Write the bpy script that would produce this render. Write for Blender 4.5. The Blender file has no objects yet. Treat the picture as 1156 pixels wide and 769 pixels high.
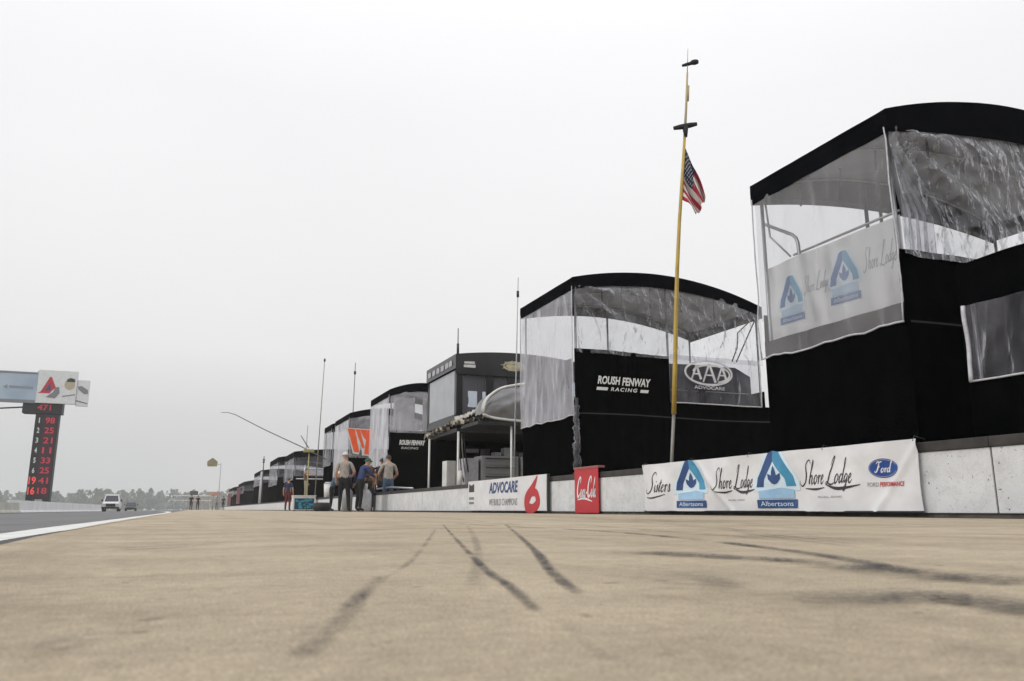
import bpy, bmesh, math, random
from mathutils import Vector, Matrix, noise
random.seed(7)
R = math.radians
U = 0.67                     # layout units of the pit wall row -> metres
sc = bpy.context.scene
col = sc.collection
ORG = {}                     # world origin of every object, by name

# ------------------------------------------------------------------ helpers
def V(*a): return Vector(a)

def tag(o, label=None, cat=None, group=None, kind=None):
    if label: o['label'] = label
    if cat: o['category'] = cat
    if group: o['group'] = group
    if kind: o['kind'] = kind
    return o

def thing(name, label, cat, loc, group=None, s=1.0):
    o = bpy.data.objects.new(name, None)
    col.objects.link(o)
    o.empty_display_size = .2
    o.location = Vector(loc) * s
    ORG[o.name] = Vector(loc) * s
    return tag(o, label, cat, group)

class MB:
    """collects faces with material slots; build() links them as one mesh object"""
    def __init__(self, s=1.0, xf=None):
        self.v, self.f, self.m, self.sm = [], [], [], []
        self.mats = []; self.s = s; self.xf = xf; self.uv = {}
    def slot(self, mat):
        if mat is None: return 0
        if mat not in self.mats: self.mats.append(mat)
        return self.mats.index(mat)
    def add(self, pts, faces, mat=None, smooth=False, uvs=None):
        b = len(self.v); k = self.slot(mat)
        self.v += [Vector(p) for p in pts]
        for i, f in enumerate(faces):
            if uvs: self.uv[len(self.f)] = [uvs[j] for j in f]
            self.f.append([b + j for j in f]); self.m.append(k); self.sm.append(smooth)
        return self
    def box(self, x0, x1, y0, y1, z0, z1, mat=None, bev=0.0):
        if bev <= 0:
            p = [(x, y, z) for z in (z0, z1) for y in (y0, y1) for x in (x0, x1)]
            return self.add(p, [(0,2,3,1),(4,5,7,6),(0,1,5,4),(2,6,7,3),(0,4,6,2),(1,3,7,5)], mat)
        bm = bmesh.new(); bmesh.ops.create_cube(bm, size=1)
        for v in bm.verts:
            v.co = V((x0+x1)/2 + v.co.x*(x1-x0), (y0+y1)/2 + v.co.y*(y1-y0), (z0+z1)/2 + v.co.z*(z1-z0))
        bmesh.ops.bevel(bm, geom=bm.edges[:], offset=bev, segments=2, affect='EDGES', profile=.7)
        bm.verts.index_update()
        self.add([v.co for v in bm.verts], [[v.index for v in f.verts] for f in bm.faces], mat); bm.free()
        return self
    def obox(self, c, ax, ay, az, mat=None):
        c, ax, ay, az = map(Vector, (c, ax, ay, az))
        p = [c + ax*i + ay*j + az*k for k in (-.5,.5) for j in (-.5,.5) for i in (-.5,.5)]
        return self.add(p, [(0,2,3,1),(4,5,7,6),(0,1,5,4),(2,6,7,3),(0,4,6,2),(1,3,7,5)], mat)
    def tube(self, pts, r, seg=8, mat=None, cap=True):
        pts = [Vector(p) for p in pts]; n = len(pts)
        rr = r if isinstance(r, (list, tuple)) else [r]*n
        t0 = (pts[1]-pts[0]).normalized()
        up = V(0,0,1) if abs(t0.z) < .9 else V(1,0,0)
        a = t0.cross(up).normalized(); P = []
        for i in range(n):
            t = (pts[min(i+1,n-1)] - pts[max(i-1,0)]).normalized()
            a = (a - t*a.dot(t)).normalized(); b = t.cross(a)
            for k in range(seg):
                an = 2*math.pi*k/seg
                P.append(pts[i] + (a*math.cos(an) + b*math.sin(an))*rr[i])
        F = [(i*seg+k, i*seg+(k+1)%seg, (i+1)*seg+(k+1)%seg, (i+1)*seg+k) for i in range(n-1) for k in range(seg)]
        if cap: F += [tuple(reversed(range(seg))), tuple((n-1)*seg+k for k in range(seg))]
        return self.add(P, F, mat, True)
    def ball(self, c, rx, ry, rz, mat=None, n=10, m=7):
        P = []; F = []
        for j in range(m+1):
            ph = math.pi*j/m
            for i in range(n):
                th = 2*math.pi*i/n
                P.append((c[0]+rx*math.sin(ph)*math.cos(th), c[1]+ry*math.sin(ph)*math.sin(th), c[2]+rz*math.cos(ph)))
        for j in range(m):
            for i in range(n):
                F.append((j*n+i, (j+1)*n+i, (j+1)*n+(i+1)%n, j*n+(i+1)%n))
        return self.add(P, F, mat, True)
    def grid(self, fn, nu, nv, mat=None, smooth=True, flip=False):
        P = [fn(i/nu, j/nv) for j in range(nv+1) for i in range(nu+1)]
        w = nu+1; F = []
        for j in range(nv):
            for i in range(nu):
                q = (j*w+i, j*w+i+1, (j+1)*w+i+1, (j+1)*w+i)
                F.append(q[::-1] if flip else q)
        uv = [(i/nu, j/nv) for j in range(nv+1) for i in range(nu+1)]
        return self.add(P, F, mat, smooth, uv)
    def poly(self, fr, pts, d=0.0, mat=None):
        return flat2d(self, fr, [(a, b) for a, b in pts], [tuple(range(len(pts)))], d, mat)
    def ribbon(self, fr, pts, d=0.0, mat=None, sub=6, shear=0.0, ox=0, oy=0, sx=1, sy=None):
        """calligraphic stroke: pts (x, y, width) through a Catmull-Rom curve"""
        sy = sx if sy is None else sy
        Q = []; n = len(pts)
        for i in range(n-1):
            p0, p1, p2, p3 = pts[max(i-1,0)], pts[i], pts[i+1], pts[min(i+2,n-1)]
            for k in range(sub):
                t = k/sub
                Q.append([.5*((2*p1[c]) + (-p0[c]+p2[c])*t + (2*p0[c]-5*p1[c]+4*p2[c]-p3[c])*t*t + (-p0[c]+3*p1[c]-3*p2[c]+p3[c])*t**3) for c in range(3)])
        Q.append(list(pts[-1])); L = []; Rr = []
        for i, q in enumerate(Q):
            a = Q[max(i-1,0)]; b = Q[min(i+1,len(Q)-1)]
            tx, ty = b[0]-a[0], b[1]-a[1]; l = math.hypot(tx, ty) or 1
            nx, ny = -ty/l*max(q[2],.01)/2, tx/l*max(q[2],.01)/2
            for lst, sg in ((L, 1), (Rr, -1)):
                x, y = q[0]+sg*nx, q[1]+sg*ny
                lst.append(fr.pt(ox + (x+shear*y)*sx, oy + y*sy, d))
        m = len(Q)
        return self.add(L+Rr, [(i, i+1, m+i+1, m+i) for i in range(m-1)], mat)
    def build(self, name, mat=None, parent=None, bevel=0, origin=None):
        me = bpy.data.meshes.new(name)
        o = bpy.data.objects.new(name, me); col.objects.link(o)
        if parent is not None: org = ORG[parent.name]; o.parent = parent
        else:
            org = Vector(origin)*self.s if origin is not None else V(0,0,0)
            o.location = org
        ORG[o.name] = org
        P = []
        for v in self.v:
            w = v*self.s
            if self.xf is not None: w = self.xf @ w
            P.append(w - org)
        me.from_pydata(P, [], self.f)
        if mat is not None and not self.mats: self.mats = [mat]
        for m in self.mats: me.materials.append(m)
        if self.mats: me.polygons.foreach_set('material_index', self.m)
        me.polygons.foreach_set('use_smooth', self.sm)
        if self.uv:
            ul = me.uv_layers.new(name='UVMap')
            for fi, uvs in self.uv.items():
                for li, u in zip(me.polygons[fi].loop_indices, uvs): ul.data[li].uv = u
        me.update()
        return o

class Fr:
    """a drawing frame on a surface: s to the viewer's right, t up, d towards the viewer"""
    def __init__(self, o, r, n, u=(0,0,1), wave=None):
        self.o, self.r, self.n, self.u, self.wave = Vector(o), Vector(r), Vector(n), Vector(u), wave
    def pt(self, s, t, d=0.0):
        w = self.wave(s, t) if self.wave else 0
        return self.o + self.r*s + self.u*t + self.n*(d+w)

def text_mb(mb, fr, body, s, t, w, h, d, mat=None, shear=0.0, bold=0.0, gap=1.0):
    cu = bpy.data.curves.new('lettering', 'FONT')
    cu.body = body; cu.size = 1; cu.offset = bold; cu.resolution_u = 3; cu.space_character = gap; cu.shear = shear
    ob = bpy.data.objects.new('lettering', cu); col.objects.link(ob)
    dg = bpy.context.evaluated_depsgraph_get(); dg.update()
    me = bpy.data.meshes.new_from_object(ob.evaluated_get(dg))
    xs = [v.co.x for v in me.vertices]; ys = [v.co.y for v in me.vertices]
    x0, x1, y0, y1 = min(xs), max(xs), min(ys), max(ys)
    P = [(s + (v.co.x-x0)/(x1-x0)*w, t + (v.co.y-y0)/(y1-y0)*h) for v in me.vertices]
    flat2d(mb, fr, P, [tuple(p.vertices) for p in me.polygons], d, mat)
    bpy.data.objects.remove(ob); bpy.data.meshes.remove(me); bpy.data.curves.remove(cu)
    return mb

def flat2d(mb, fr, pts, faces, d, mat, L=.14):
    """flat outline cut finely enough to follow the cloth it is printed on"""
    if fr.wave is None:
        return mb.add([fr.pt(a, b, d) for a, b in pts], faces, mat)
    bm = bmesh.new(); vs = [bm.verts.new((a, b, 0)) for a, b in pts]
    for f in faces:
        try: bm.faces.new([vs[i] for i in f])
        except ValueError: pass
    bmesh.ops.triangulate(bm, faces=bm.faces[:])
    for _ in range(5):
        es = [e for e in bm.edges if e.calc_length() > L]
        if not es: break
        bmesh.ops.subdivide_edges(bm, edges=es, cuts=1); bmesh.ops.triangulate(bm, faces=[f for f in bm.faces if len(f.verts) > 3])
    bm.verts.index_update()
    mb.add([fr.pt(v.co.x, v.co.y, d) for v in bm.verts], [[v.index for v in f.verts] for f in bm.faces], mat)
    bm.free(); return mb

def lerp(a, b, t): return a + (b-a)*t

def ell(cx, cy, rx, ry, n=36, a0=0, a1=2*math.pi):
    return [(cx+rx*math.cos(a0+(a1-a0)*k/n), cy+ry*math.sin(a0+(a1-a0)*k/n)) for k in range(n)]

def fbm(x, y, z=0, o=3):
    a, f, r = 1, 1, 0
    for _ in range(o):
        r += a*noise.noise(V(x*f, y*f, z*f+17.3)); a *= .5; f *= 2.1
    return r

# ------------------------------------------------------------------ materials
def nt(name):
    m = bpy.data.materials.new(name); m.use_nodes = True
    n = m.node_tree.nodes; l = m.node_tree.links
    return m, n, l, n['Principled BSDF']

def pm(name, c1, c2=None, scale=4.0, rough=.6, metal=0.0, bump=0.0, bscale=None, spec=.5, emit=0.0, detail=5, stretch=(1,1,1), lo=.35, hi=.65):
    m, n, l, b = nt(name)
    b.inputs['Roughness'].default_value = rough; b.inputs['Metallic'].default_value = metal
    b.inputs['Specular IOR Level'].default_value = spec
    b.inputs['Base Color'].default_value = (*c1, 1)
    tc = n.new('ShaderNodeTexCoord'); mp = n.new('ShaderNodeMapping'); mp.inputs['Scale'].default_value = stretch
    l.new(tc.outputs['Object'], mp.inputs['Vector'])
    if c2 is None: c2 = tuple(x*.86 for x in c1)
    t = n.new('ShaderNodeTexNoise'); t.inputs['Scale'].default_value = scale; t.inputs['Detail'].default_value = detail
    l.new(mp.outputs[0], t.inputs['Vector'])
    rp = n.new('ShaderNodeValToRGB'); rp.color_ramp.elements[0].position = lo; rp.color_ramp.elements[1].position = hi
    rp.color_ramp.elements[0].color = (*c1, 1); rp.color_ramp.elements[1].color = (*c2, 1)
    l.new(t.outputs['Fac'], rp.inputs[0]); l.new(rp.outputs[0], b.inputs['Base Color'])
    if bump:
        t2 = n.new('ShaderNodeTexNoise'); t2.inputs['Scale'].default_value = bscale or scale*6; t2.inputs['Detail'].default_value = 4
        l.new(mp.outputs[0], t2.inputs['Vector'])
        bp = n.new('ShaderNodeBump'); bp.inputs['Strength'].default_value = bump; bp.inputs['Distance'].default_value = .01
        l.new(t2.outputs['Fac'], bp.inputs['Height']); l.new(bp.outputs[0], b.inputs['Normal'])
    if emit:
        b.inputs['Emission Color'].default_value = (*c1, 1); b.inputs['Emission Strength'].default_value = emit
    return m

def vinyl(name, tint=(.95,.955,.965), base=.03, streak=.10, scale=3.0, rough=.12, col2=(.62,.62,.66), crease=.35, crinkle=0.0, hang=.42):
    """clear plastic sheet: mostly see-through, hazier in patches, with a net of sharp creases that catch the light"""
    m, n, l, b = nt(name)
    out = n['Material Output']
    tr = n.new('ShaderNodeBsdfTransparent'); tr.inputs[0].default_value = (*tint, 1)
    b.inputs['Base Color'].default_value = (*col2, 1); b.inputs['Roughness'].default_value = rough
    tc = n.new('ShaderNodeTexCoord'); mp = n.new('ShaderNodeMapping'); mp.inputs['Scale'].default_value = (1,1,.6)
    l.new(tc.outputs['Object'], mp.inputs[0])
    t = n.new('ShaderNodeTexNoise'); t.inputs['Scale'].default_value = scale*.7; t.inputs['Detail'].default_value = 3; t.inputs['Roughness'].default_value = .55
    l.new(mp.outputs[0], t.inputs['Vector'])
    mr = n.new('ShaderNodeMapRange'); mr.inputs['From Min'].default_value = .38; mr.inputs['From Max'].default_value = .72
    mr.inputs['To Min'].default_value = base; mr.inputs['To Max'].default_value = base+streak
    l.new(t.outputs['Fac'], mr.inputs[0])
    # soft hanging folds, long from top to bottom, with a few sharp creases across them
    mp2 = n.new('ShaderNodeMapping'); mp2.inputs['Scale'].default_value = (1.5,1.5,hang); mp2.inputs['Rotation'].default_value = (.22,.18,0)
    l.new(tc.outputs['Object'], mp2.inputs[0])
    fo = n.new('ShaderNodeTexNoise'); fo.inputs['Scale'].default_value = scale; fo.inputs['Detail'].default_value = 2.5; fo.inputs['Roughness'].default_value = .45; fo.inputs['Distortion'].default_value = .25
    l.new(mp2.outputs[0], fo.inputs['Vector'])
    rd = n.new('ShaderNodeTexNoise'); rd.noise_type = 'RIDGED_MULTIFRACTAL'; rd.inputs['Scale'].default_value = scale*.8; rd.inputs['Detail'].default_value = 2
    rd.inputs['Offset'].default_value = 1.0; rd.inputs['Gain'].default_value = 1.2
    l.new(mp2.outputs[0], rd.inputs['Vector'])
    hm = n.new('ShaderNodeMath'); hm.operation = 'MULTIPLY_ADD'; hm.inputs[1].default_value = .30
    l.new(rd.outputs['Fac'], hm.inputs[0]); l.new(fo.outputs['Fac'], hm.inputs[2])
    if crinkle:
        cn = n.new('ShaderNodeTexNoise'); cn.inputs['Scale'].default_value = 9; cn.inputs['Detail'].default_value = 4; cn.inputs['Distortion'].default_value = .6
        l.new(mp.outputs[0], cn.inputs['Vector'])
        h2 = n.new('ShaderNodeMath'); h2.operation = 'MULTIPLY_ADD'; h2.inputs[1].default_value = crinkle
        l.new(cn.outputs['Fac'], h2.inputs[0]); l.new(hm.outputs[0], h2.inputs[2]); hm = h2
    bp = n.new('ShaderNodeBump'); bp.inputs['Strength'].default_value = 1.0; bp.inputs['Distance'].default_value = .16*crease
    l.new(hm.outputs[0], bp.inputs['Height']); l.new(bp.outputs[0], b.inputs['Normal'])
    lw = n.new('ShaderNodeFresnel'); lw.inputs['IOR'].default_value = 1.38; l.new(bp.outputs[0], lw.inputs['Normal'])
    ad2 = n.new('ShaderNodeMath'); ad2.operation = 'ADD'; ad2.use_clamp = True
    l.new(mr.outputs[0], ad2.inputs[0]); l.new(lw.outputs[0], ad2.inputs[1])
    mx = n.new('ShaderNodeMixShader')
    l.new(ad2.outputs[0], mx.inputs[0]); l.new(tr.outputs[0], mx.inputs[1]); l.new(b.outputs[0], mx.inputs[2])
    l.new(mx.outputs[0], out.inputs['Surface'])
    return m

M = {}
M['black'] = pm('black_fabric', (.0010,.0013,.0015), (.0026,.0029,.0034), 5, rough=1, bump=.25, bscale=40, spec=.0)
M['roof'] = pm('black_canopy_fabric', (.0020,.0025,.0034), (.0042,.0048,.0064), 3, rough=1, bump=.2, bscale=25, spec=.02)
M['lining'] = pm('grey_lining', (.34,.37,.45), (.44,.47,.56), 2.2, rough=.6, bump=.6, bscale=6, spec=.3)
M['alu'] = pm('aluminium', (.42,.43,.45), (.34,.35,.37), 12, rough=.38, metal=.8, bump=.1)
M['darkmetal'] = pm('dark_metal', (.03,.03,.033), (.05,.05,.055), 10, rough=.5, metal=.4, bump=.1)
M['white'] = pm('white_paint', (.72,.72,.71), (.62,.62,.61), 5, rough=.5, bump=.1)
M['banner'] = pm('white_vinyl_banner', (.74,.74,.75), (.66,.66,.68), 3, rough=.42, bump=.25, bscale=5)
M['blackink'] = pm('black_ink', (.03,.03,.035), None, 10, rough=.5)
M['greyink'] = pm('grey_ink', (.22,.22,.24), None, 10, rough=.5)
M['lightgrey'] = pm('pale_grey_ink', (.46,.46,.49), (.36,.36,.39), 10, rough=.5)
M['navy'] = pm('navy_ink', (.018,.05,.17), (.03,.08,.23), 4, rough=.45)
M['teal'] = pm('teal_blue_ink', (.045,.23,.40), (.06,.30,.48), 4, rough=.45)
M['skyblue'] = pm('light_blue_ink', (.36,.55,.74), (.22,.42,.64), 3, rough=.45)
M['glow'] = pm('pale_blue_ink', (.55,.72,.82), (.65,.76,.84), 3, rough=.45)
M['red'] = pm('red_ink', (.52,.02,.03), (.44,.02,.03), 5, rough=.42)
M['fordblue'] = pm('deep_blue_ink', (.015,.06,.26), (.03,.10,.34), 3, rough=.4)
M['orange'] = pm('orange_ink', (.85,.12,.03), (.75,.10,.03), 4, rough=.5)
M['yellow'] = pm('yellow_pole_paint', (.52,.36,.07), (.42,.29,.06), 9, rough=.45, bump=.1)
M['steelgrey'] = pm('galvanised_grey', (.26,.25,.23), (.20,.19,.17), 9, rough=.5, metal=.3)
M['silver'] = pm('silver_tarpaulin', (.33,.33,.34), (.22,.22,.23), 3, rough=.42, metal=.25, bump=.7, bscale=9)
M['whitefabric'] = pm('white_fabric', (.70,.69,.67), (.56,.55,.53), 4, rough=.75, bump=.5, bscale=10)
M['goldfabric'] = pm('gold_print', (.03,.027,.025), (.50,.46,.36), 6, rough=.6, lo=.47, hi=.55, detail=7)
M['gold'] = pm('gold_badge', (.34,.29,.16), (.55,.50,.36), 9, rough=.4, metal=.3)
M['glass'] = pm('dark_window_glass', (.02,.024,.032), (.03,.034,.045), 4, rough=.08, spec=.6)
M['skypane'] = pm('sky_pale_window', (.40,.42,.45), (.33,.35,.38), 3, rough=.3)  # opaque pane; sky seen through and off the glass is put into its pale colour
M['toolgrey'] = pm('grey_cabinet_paint', (.33,.34,.35), (.27,.28,.29), 5, rough=.35, bump=.08)
M['rubber'] = pm('black_rubber', (.014,.014,.015), (.02,.02,.02), 10, rough=.8)
M['clear'] = vinyl('clear_vinyl', base=.12, streak=.08, crease=.5, scale=2.0, col2=(.80,.80,.83))
M['clearrough'] = vinyl('crumpled_clear_vinyl', base=.11, streak=.12, scale=3.4, rough=.1, crease=1.1, col2=(.66,.67,.72), crinkle=.30, hang=.9)
M['cleardark'] = vinyl('smoky_vinyl', tint=(.80,.80,.83), base=.05, streak=.12, scale=3.0, col2=(.45,.45,.5), crease=.9)
M['clearhaze'] = vinyl('milky_vinyl', base=.26, streak=.22, scale=1.8, col2=(.66,.66,.72), crease=.5)
def thin(name, c, t):
    m, n, l, b = nt(name); out = n['Material Output']
    b.inputs['Base Color'].default_value = (*c, 1); b.inputs['Roughness'].default_value = .6
    tr = n.new('ShaderNodeBsdfTranslucent'); tr.inputs[0].default_value = (*c, 1); mx = n.new('ShaderNodeMixShader')
    tc = n.new('ShaderNodeTexCoord'); t_ = n.new('ShaderNodeTexNoise'); t_.inputs['Scale'].default_value = 4; l.new(tc.outputs['Object'], t_.inputs['Vector'])
    mr = n.new('ShaderNodeMapRange'); mr.inputs['To Min'].default_value = t-.12; mr.inputs['To Max'].default_value = t+.12; l.new(t_.outputs['Fac'], mr.inputs[0]); l.new(mr.outputs[0], mx.inputs[0])
    l.new(b.outputs[0], mx.inputs[1]); l.new(tr.outputs[0], mx.inputs[2]); l.new(mx.outputs[0], out.inputs['Surface'])
    return m
M['thinbanner'] = thin('thin_white_banner', (.90,.90,.91), .25)
TI = {'glow': thin('thin_pale_ink', (.74,.84,.90), .25), 'navy': thin('thin_navy_ink', (.12,.22,.46), .25), 'teal': thin('thin_teal_ink', (.16,.42,.62), .25), 'skyblue': thin('thin_blue_ink', (.50,.66,.82), .25)}
M['hem'] = pm('frosted_hem', (.42,.42,.45), (.55,.55,.58), 20, rough=.4)

# concrete of the pit lane
def concrete():
    m, n, l, b = nt('pit_lane_concrete')
    tc = n.new('ShaderNodeTexCoord')
    def noi(scale, detail=6, rough=.6, stretch=None, dist=0):
        t = n.new('ShaderNodeTexNoise'); t.inputs['Scale'].default_value = scale; t.inputs['Detail'].default_value = detail
        t.inputs['Roughness'].default_value = rough; t.inputs['Distortion'].default_value = dist
        if stretch:
            mp = n.new('ShaderNodeMapping'); mp.inputs['Scale'].default_value = stretch
            l.new(tc.outputs['Object'], mp.inputs[0]); l.new(mp.outputs[0], t.inputs['Vector'])
        else: l.new(tc.outputs['Object'], t.inputs['Vector'])
        return t.outputs['Fac']
    def ramp(x, p0, c0, p1, c1):
        r = n.new('ShaderNodeValToRGB'); e = r.color_ramp.elements
        e[0].position, e[1].position = p0, p1; e[0].color = (*c0, 1); e[1].color = (*c1, 1)
        l.new(x, r.inputs[0]); return r.outputs[0]
    def mix(a, bb, fac, mode='MULTIPLY'):
        x = n.new('ShaderNodeMix'); x.data_type = 'RGBA'; x.blend_type = mode
        if isinstance(fac, float): x.inputs['Factor'].default_value = fac
        else: l.new(fac, x.inputs['Factor'])
        l.new(a, x.inputs['A'])
        if isinstance(bb, tuple): x.inputs['B'].default_value = (*bb, 1)
        else: l.new(bb, x.inputs['B'])
        return x.outputs['Result']
    c = ramp(noi(.9, 8, .6), .3, (.44,.368,.268), .7, (.56,.482,.362))
    c = mix(c, ramp(noi(5, 8, .7), .3, (.74,.73,.72), .65, (1.08,1.07,1.05)), .9)
    c = mix(c, ramp(noi(60, 6, .75), .3, (.70,.70,.70), .7, (1.18,1.17,1.16)), .75)
    c = mix(c, ramp(noi(420, 3, .6), .32, (.50,.49,.48), .62, (1.18,1.18,1.18)), .7)
    # wheel grime drawn out along the lane
    c = mix(c, ramp(noi(1.6, 7, .62, (2.6,.22,1), .3), .50, (1,1,1), .78, (.60,.59,.59)), .75)
    c = mix(c, ramp(noi(2.2, 7, .7, (.5,2.4,1), .4), .52, (1,1,1), .76, (.62,.60,.58)), .75)
    # dark specks
    c = mix(c, ramp(noi(36, 2, .5), .26, (.42,.40,.38), .31, (1,1,1)), .6)
    # expansion joints every 3 m along the lane
    sp = n.new('ShaderNodeSeparateXYZ'); l.new(tc.outputs['Object'], sp.inputs[0])
    def joint(sock, period, off, wid):
        a = n.new('ShaderNodeMath'); a.operation = 'ADD'; a.inputs[1].default_value = off; l.new(sock, a.inputs[0])
        f = n.new('ShaderNodeMath'); f.operation = 'PINGPONG'; f.inputs[1].default_value = period/2; l.new(a.outputs[0], f.inputs[0])
        g = n.new('ShaderNodeMath'); g.operation = 'LESS_THAN'; g.inputs[1].default_value = wid; l.new(f.outputs[0], g.inputs[0])
        return g.outputs[0]
    c = mix(c, (.45,.42,.38), joint(sp.outputs['Y'], 3.6, -2.72+3.6*10, .012))
    c = mix(c, (.5,.47,.43), joint(sp.outputs['X'], 3.0, -2.65+30, .008))
    vo = n.new('ShaderNodeTexVoronoi'); vo.feature = 'DISTANCE_TO_EDGE'; vo.inputs['Scale'].default_value = .8
    wp = n.new('ShaderNodeVectorMath'); wp.operation = 'MULTIPLY_ADD'; tw = n.new('ShaderNodeTexNoise'); tw.inputs['Scale'].default_value = 3; tw.inputs['Detail'].default_value = 6
    l.new(tc.outputs['Object'], tw.inputs['Vector']); l.new(tw.outputs['Color'], wp.inputs[0]); wp.inputs[1].default_value = (.35,.35,.35); l.new(tc.outputs['Object'], wp.inputs[2]); l.new(wp.outputs[0], vo.inputs['Vector'])
    ck = n.new('ShaderNodeMapRange'); ck.inputs['From Min'].default_value = .002; ck.inputs['From Max'].default_value = .006; ck.inputs['To Min'].default_value = .55; ck.inputs['To Max'].default_value = 0
    l.new(vo.outputs['Distance'], ck.inputs[0])
    cm = n.new('ShaderNodeMath'); cm.operation = 'MULTIPLY'; l.new(ck.outputs[0], cm.inputs[0])
    cg = n.new('ShaderNodeMapRange'); cg.inputs['From Min'].default_value = .5; cg.inputs['From Max'].default_value = .6; l.new(noi(.6, 3, .5), cg.inputs[0]); l.new(cg.outputs[0], cm.inputs[1])
    c = mix(c, (.35,.32,.29), cm.outputs[0])
    l.new(c, b.inputs['Base Color'])
    b.inputs['Roughness'].default_value = .85; b.inputs['Specular IOR Level'].default_value = .25
    ad = n.new('ShaderNodeMath'); ad.operation = 'ADD'
    l.new(noi(90, 5, .7), ad.inputs[0]); l.new(noi(500, 3, .6), ad.inputs[1])
    bp = n.new('ShaderNodeBump'); bp.inputs['Strength'].default_value = .6; bp.inputs['Distance'].default_value = .005
    l.new(ad.outputs[0], bp.inputs['Height']); l.new(bp.outputs[0], b.inputs['Normal'])
    return m
M['concrete'] = concrete()

def rubber_mark(name, strength):
    m, n, l, b = nt(name); out = n['Material Output']
    b.inputs['Base Color'].default_value = (.055,.05,.05,1); b.inputs['Roughness'].default_value = .8
    uv = n.new('ShaderNodeUVMap'); sp = n.new('ShaderNodeSeparateXYZ'); l.new(uv.outputs[0], sp.inputs[0])
    def math_(op, a, bb=None, clamp=False):
        x = n.new('ShaderNodeMath'); x.operation = op; x.use_clamp = clamp
        for i, q in enumerate((a, bb)):
            if q is None: continue
            if isinstance(q, (int, float)): x.inputs[i].default_value = q
            else: l.new(q, x.inputs[i])
        return x.outputs[0]
    def bell(s, p):       # 1 in the middle, 0 at both edges
        return math_('POWER', math_('SINE', math_('MULTIPLY', s, math.pi)), p)
    edge = math_('MULTIPLY', bell(sp.outputs[1], 1.1), bell(sp.outputs[0], .35))
    tc = n.new('ShaderNodeTexCoord')
    t = n.new('ShaderNodeTexNoise'); t.inputs['Scale'].default_value = 16; t.inputs['Detail'].default_value = 10; t.inputs['Roughness'].default_value = .78
    l.new(tc.outputs['Object'], t.inputs['Vector'])
    g = n.new('ShaderNodeMapRange'); g.inputs['From Min'].default_value = .30; g.inputs['From Max'].default_value = .68
    l.new(t.outputs['Fac'], g.inputs[0])
    t3 = n.new('ShaderNodeTexNoise'); t3.inputs['Scale'].default_value = 4.5; t3.inputs['Detail'].default_value = 3; l.new(tc.outputs['Object'], t3.inputs['Vector'])
    g3 = n.new('ShaderNodeMapRange'); g3.inputs['From Min'].default_value = .36; g3.inputs['From Max'].default_value = .58; l.new(t3.outputs['Fac'], g3.inputs[0])
    tf = n.new('ShaderNodeTexNoise'); tf.inputs['Scale'].default_value = 160; tf.inputs['Detail'].default_value = 4; l.new(tc.outputs['Object'], tf.inputs['Vector'])
    gf = n.new('ShaderNodeMapRange'); gf.inputs['From Min'].default_value = .3; gf.inputs['From Max'].default_value = .6; l.new(tf.outputs['Fac'], gf.inputs[0])
    a = math_('MULTIPLY', math_('MULTIPLY', math_('MULTIPLY', math_('MULTIPLY', edge, g.outputs[0]), g3.outputs[0]), gf.outputs[0]), strength, True)
    tr = n.new('ShaderNodeBsdfTransparent'); mx = n.new('ShaderNodeMixShader')
    l.new(a, mx.inputs[0]); l.new(tr.outputs[0], mx.inputs[1]); l.new(b.outputs[0], mx.inputs[2]); l.new(mx.outputs[0], out.inputs['Surface'])
    return m
M['mark'] = rubber_mark('rubber_streak', 2.0); M['faint'] = rubber_mark('faint_rubber_streak', .9)
M['asphalt'] = pm('track_asphalt', (.10,.10,.102), (.155,.155,.158), 1.4, rough=.8, bump=.3, bscale=120, detail=9)
M['linepaint'] = pm('white_line_paint', (.64,.64,.62), (.46,.46,.45), 7, rough=.7, bump=.2, bscale=120, detail=8, lo=.45, hi=.75)
M['grass'] = pm('infield_grass', (.075,.095,.05), (.12,.13,.075), .6, rough=.95, bump=.4, bscale=8)
M['wallpaint'] = None
def wall_paint():
    m, n, l, b = nt('chipped_white_wall_paint')
    tc = n.new('ShaderNodeTexCoord')
    def noi(s, d=6, r=.6):
        t = n.new('ShaderNodeTexNoise'); t.inputs['Scale'].default_value = s; t.inputs['Detail'].default_value = d; t.inputs['Roughness'].default_value = r
        l.new(tc.outputs['Object'], t.inputs['Vector']); return t.outputs['Fac']
    def ramp(x, p0, c0, p1, c1):
        r = n.new('ShaderNodeValToRGB'); e = r.color_ramp.elements
        e[0].position, e[1].position = p0, p1; e[0].color = (*c0, 1); e[1].color = (*c1, 1)
        l.new(x, r.inputs[0]); return r.outputs[0]
    def mul(a, bb, f):
        x = n.new('ShaderNodeMix'); x.data_type = 'RGBA'; x.blend_type = 'MULTIPLY'; x.inputs['Factor'].default_value = f
        l.new(a, x.inputs['A']); l.new(bb, x.inputs['B']); return x.outputs['Result']
    c = ramp(noi(2.5), .3, (.58,.59,.60), .7, (.72,.73,.74))
    c = mul(c, ramp(noi(34, 3, .6), .29, (.10,.10,.10), .335, (1,1,1)), .85)
    c = mul(c, ramp(noi(110, 3, .6), .3, (.6,.6,.6), .45, (1,1,1)), .6)
    c = mul(c, ramp(noi(7, 9, .75), .36, (.80,.79,.78), .52, (1,1,1)), .7)
    l.new(c, b.inputs['Base Color']); b.inputs['Roughness'].default_value = .65
    bp = n.new('ShaderNodeBump'); bp.inputs['Strength'].default_value = .4; bp.inputs['Distance'].default_value = .006
    l.new(noi(45, 5, .7), bp.inputs['Height']); l.new(bp.outputs[0], b.inputs['Normal'])
    return m
M['wallpaint'] = wall_paint()
M['cap'] = pm('dark_wall_capping', (.022,.019,.019), (.045,.04,.038), 6, rough=.55, bump=.3, bscale=30)
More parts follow.
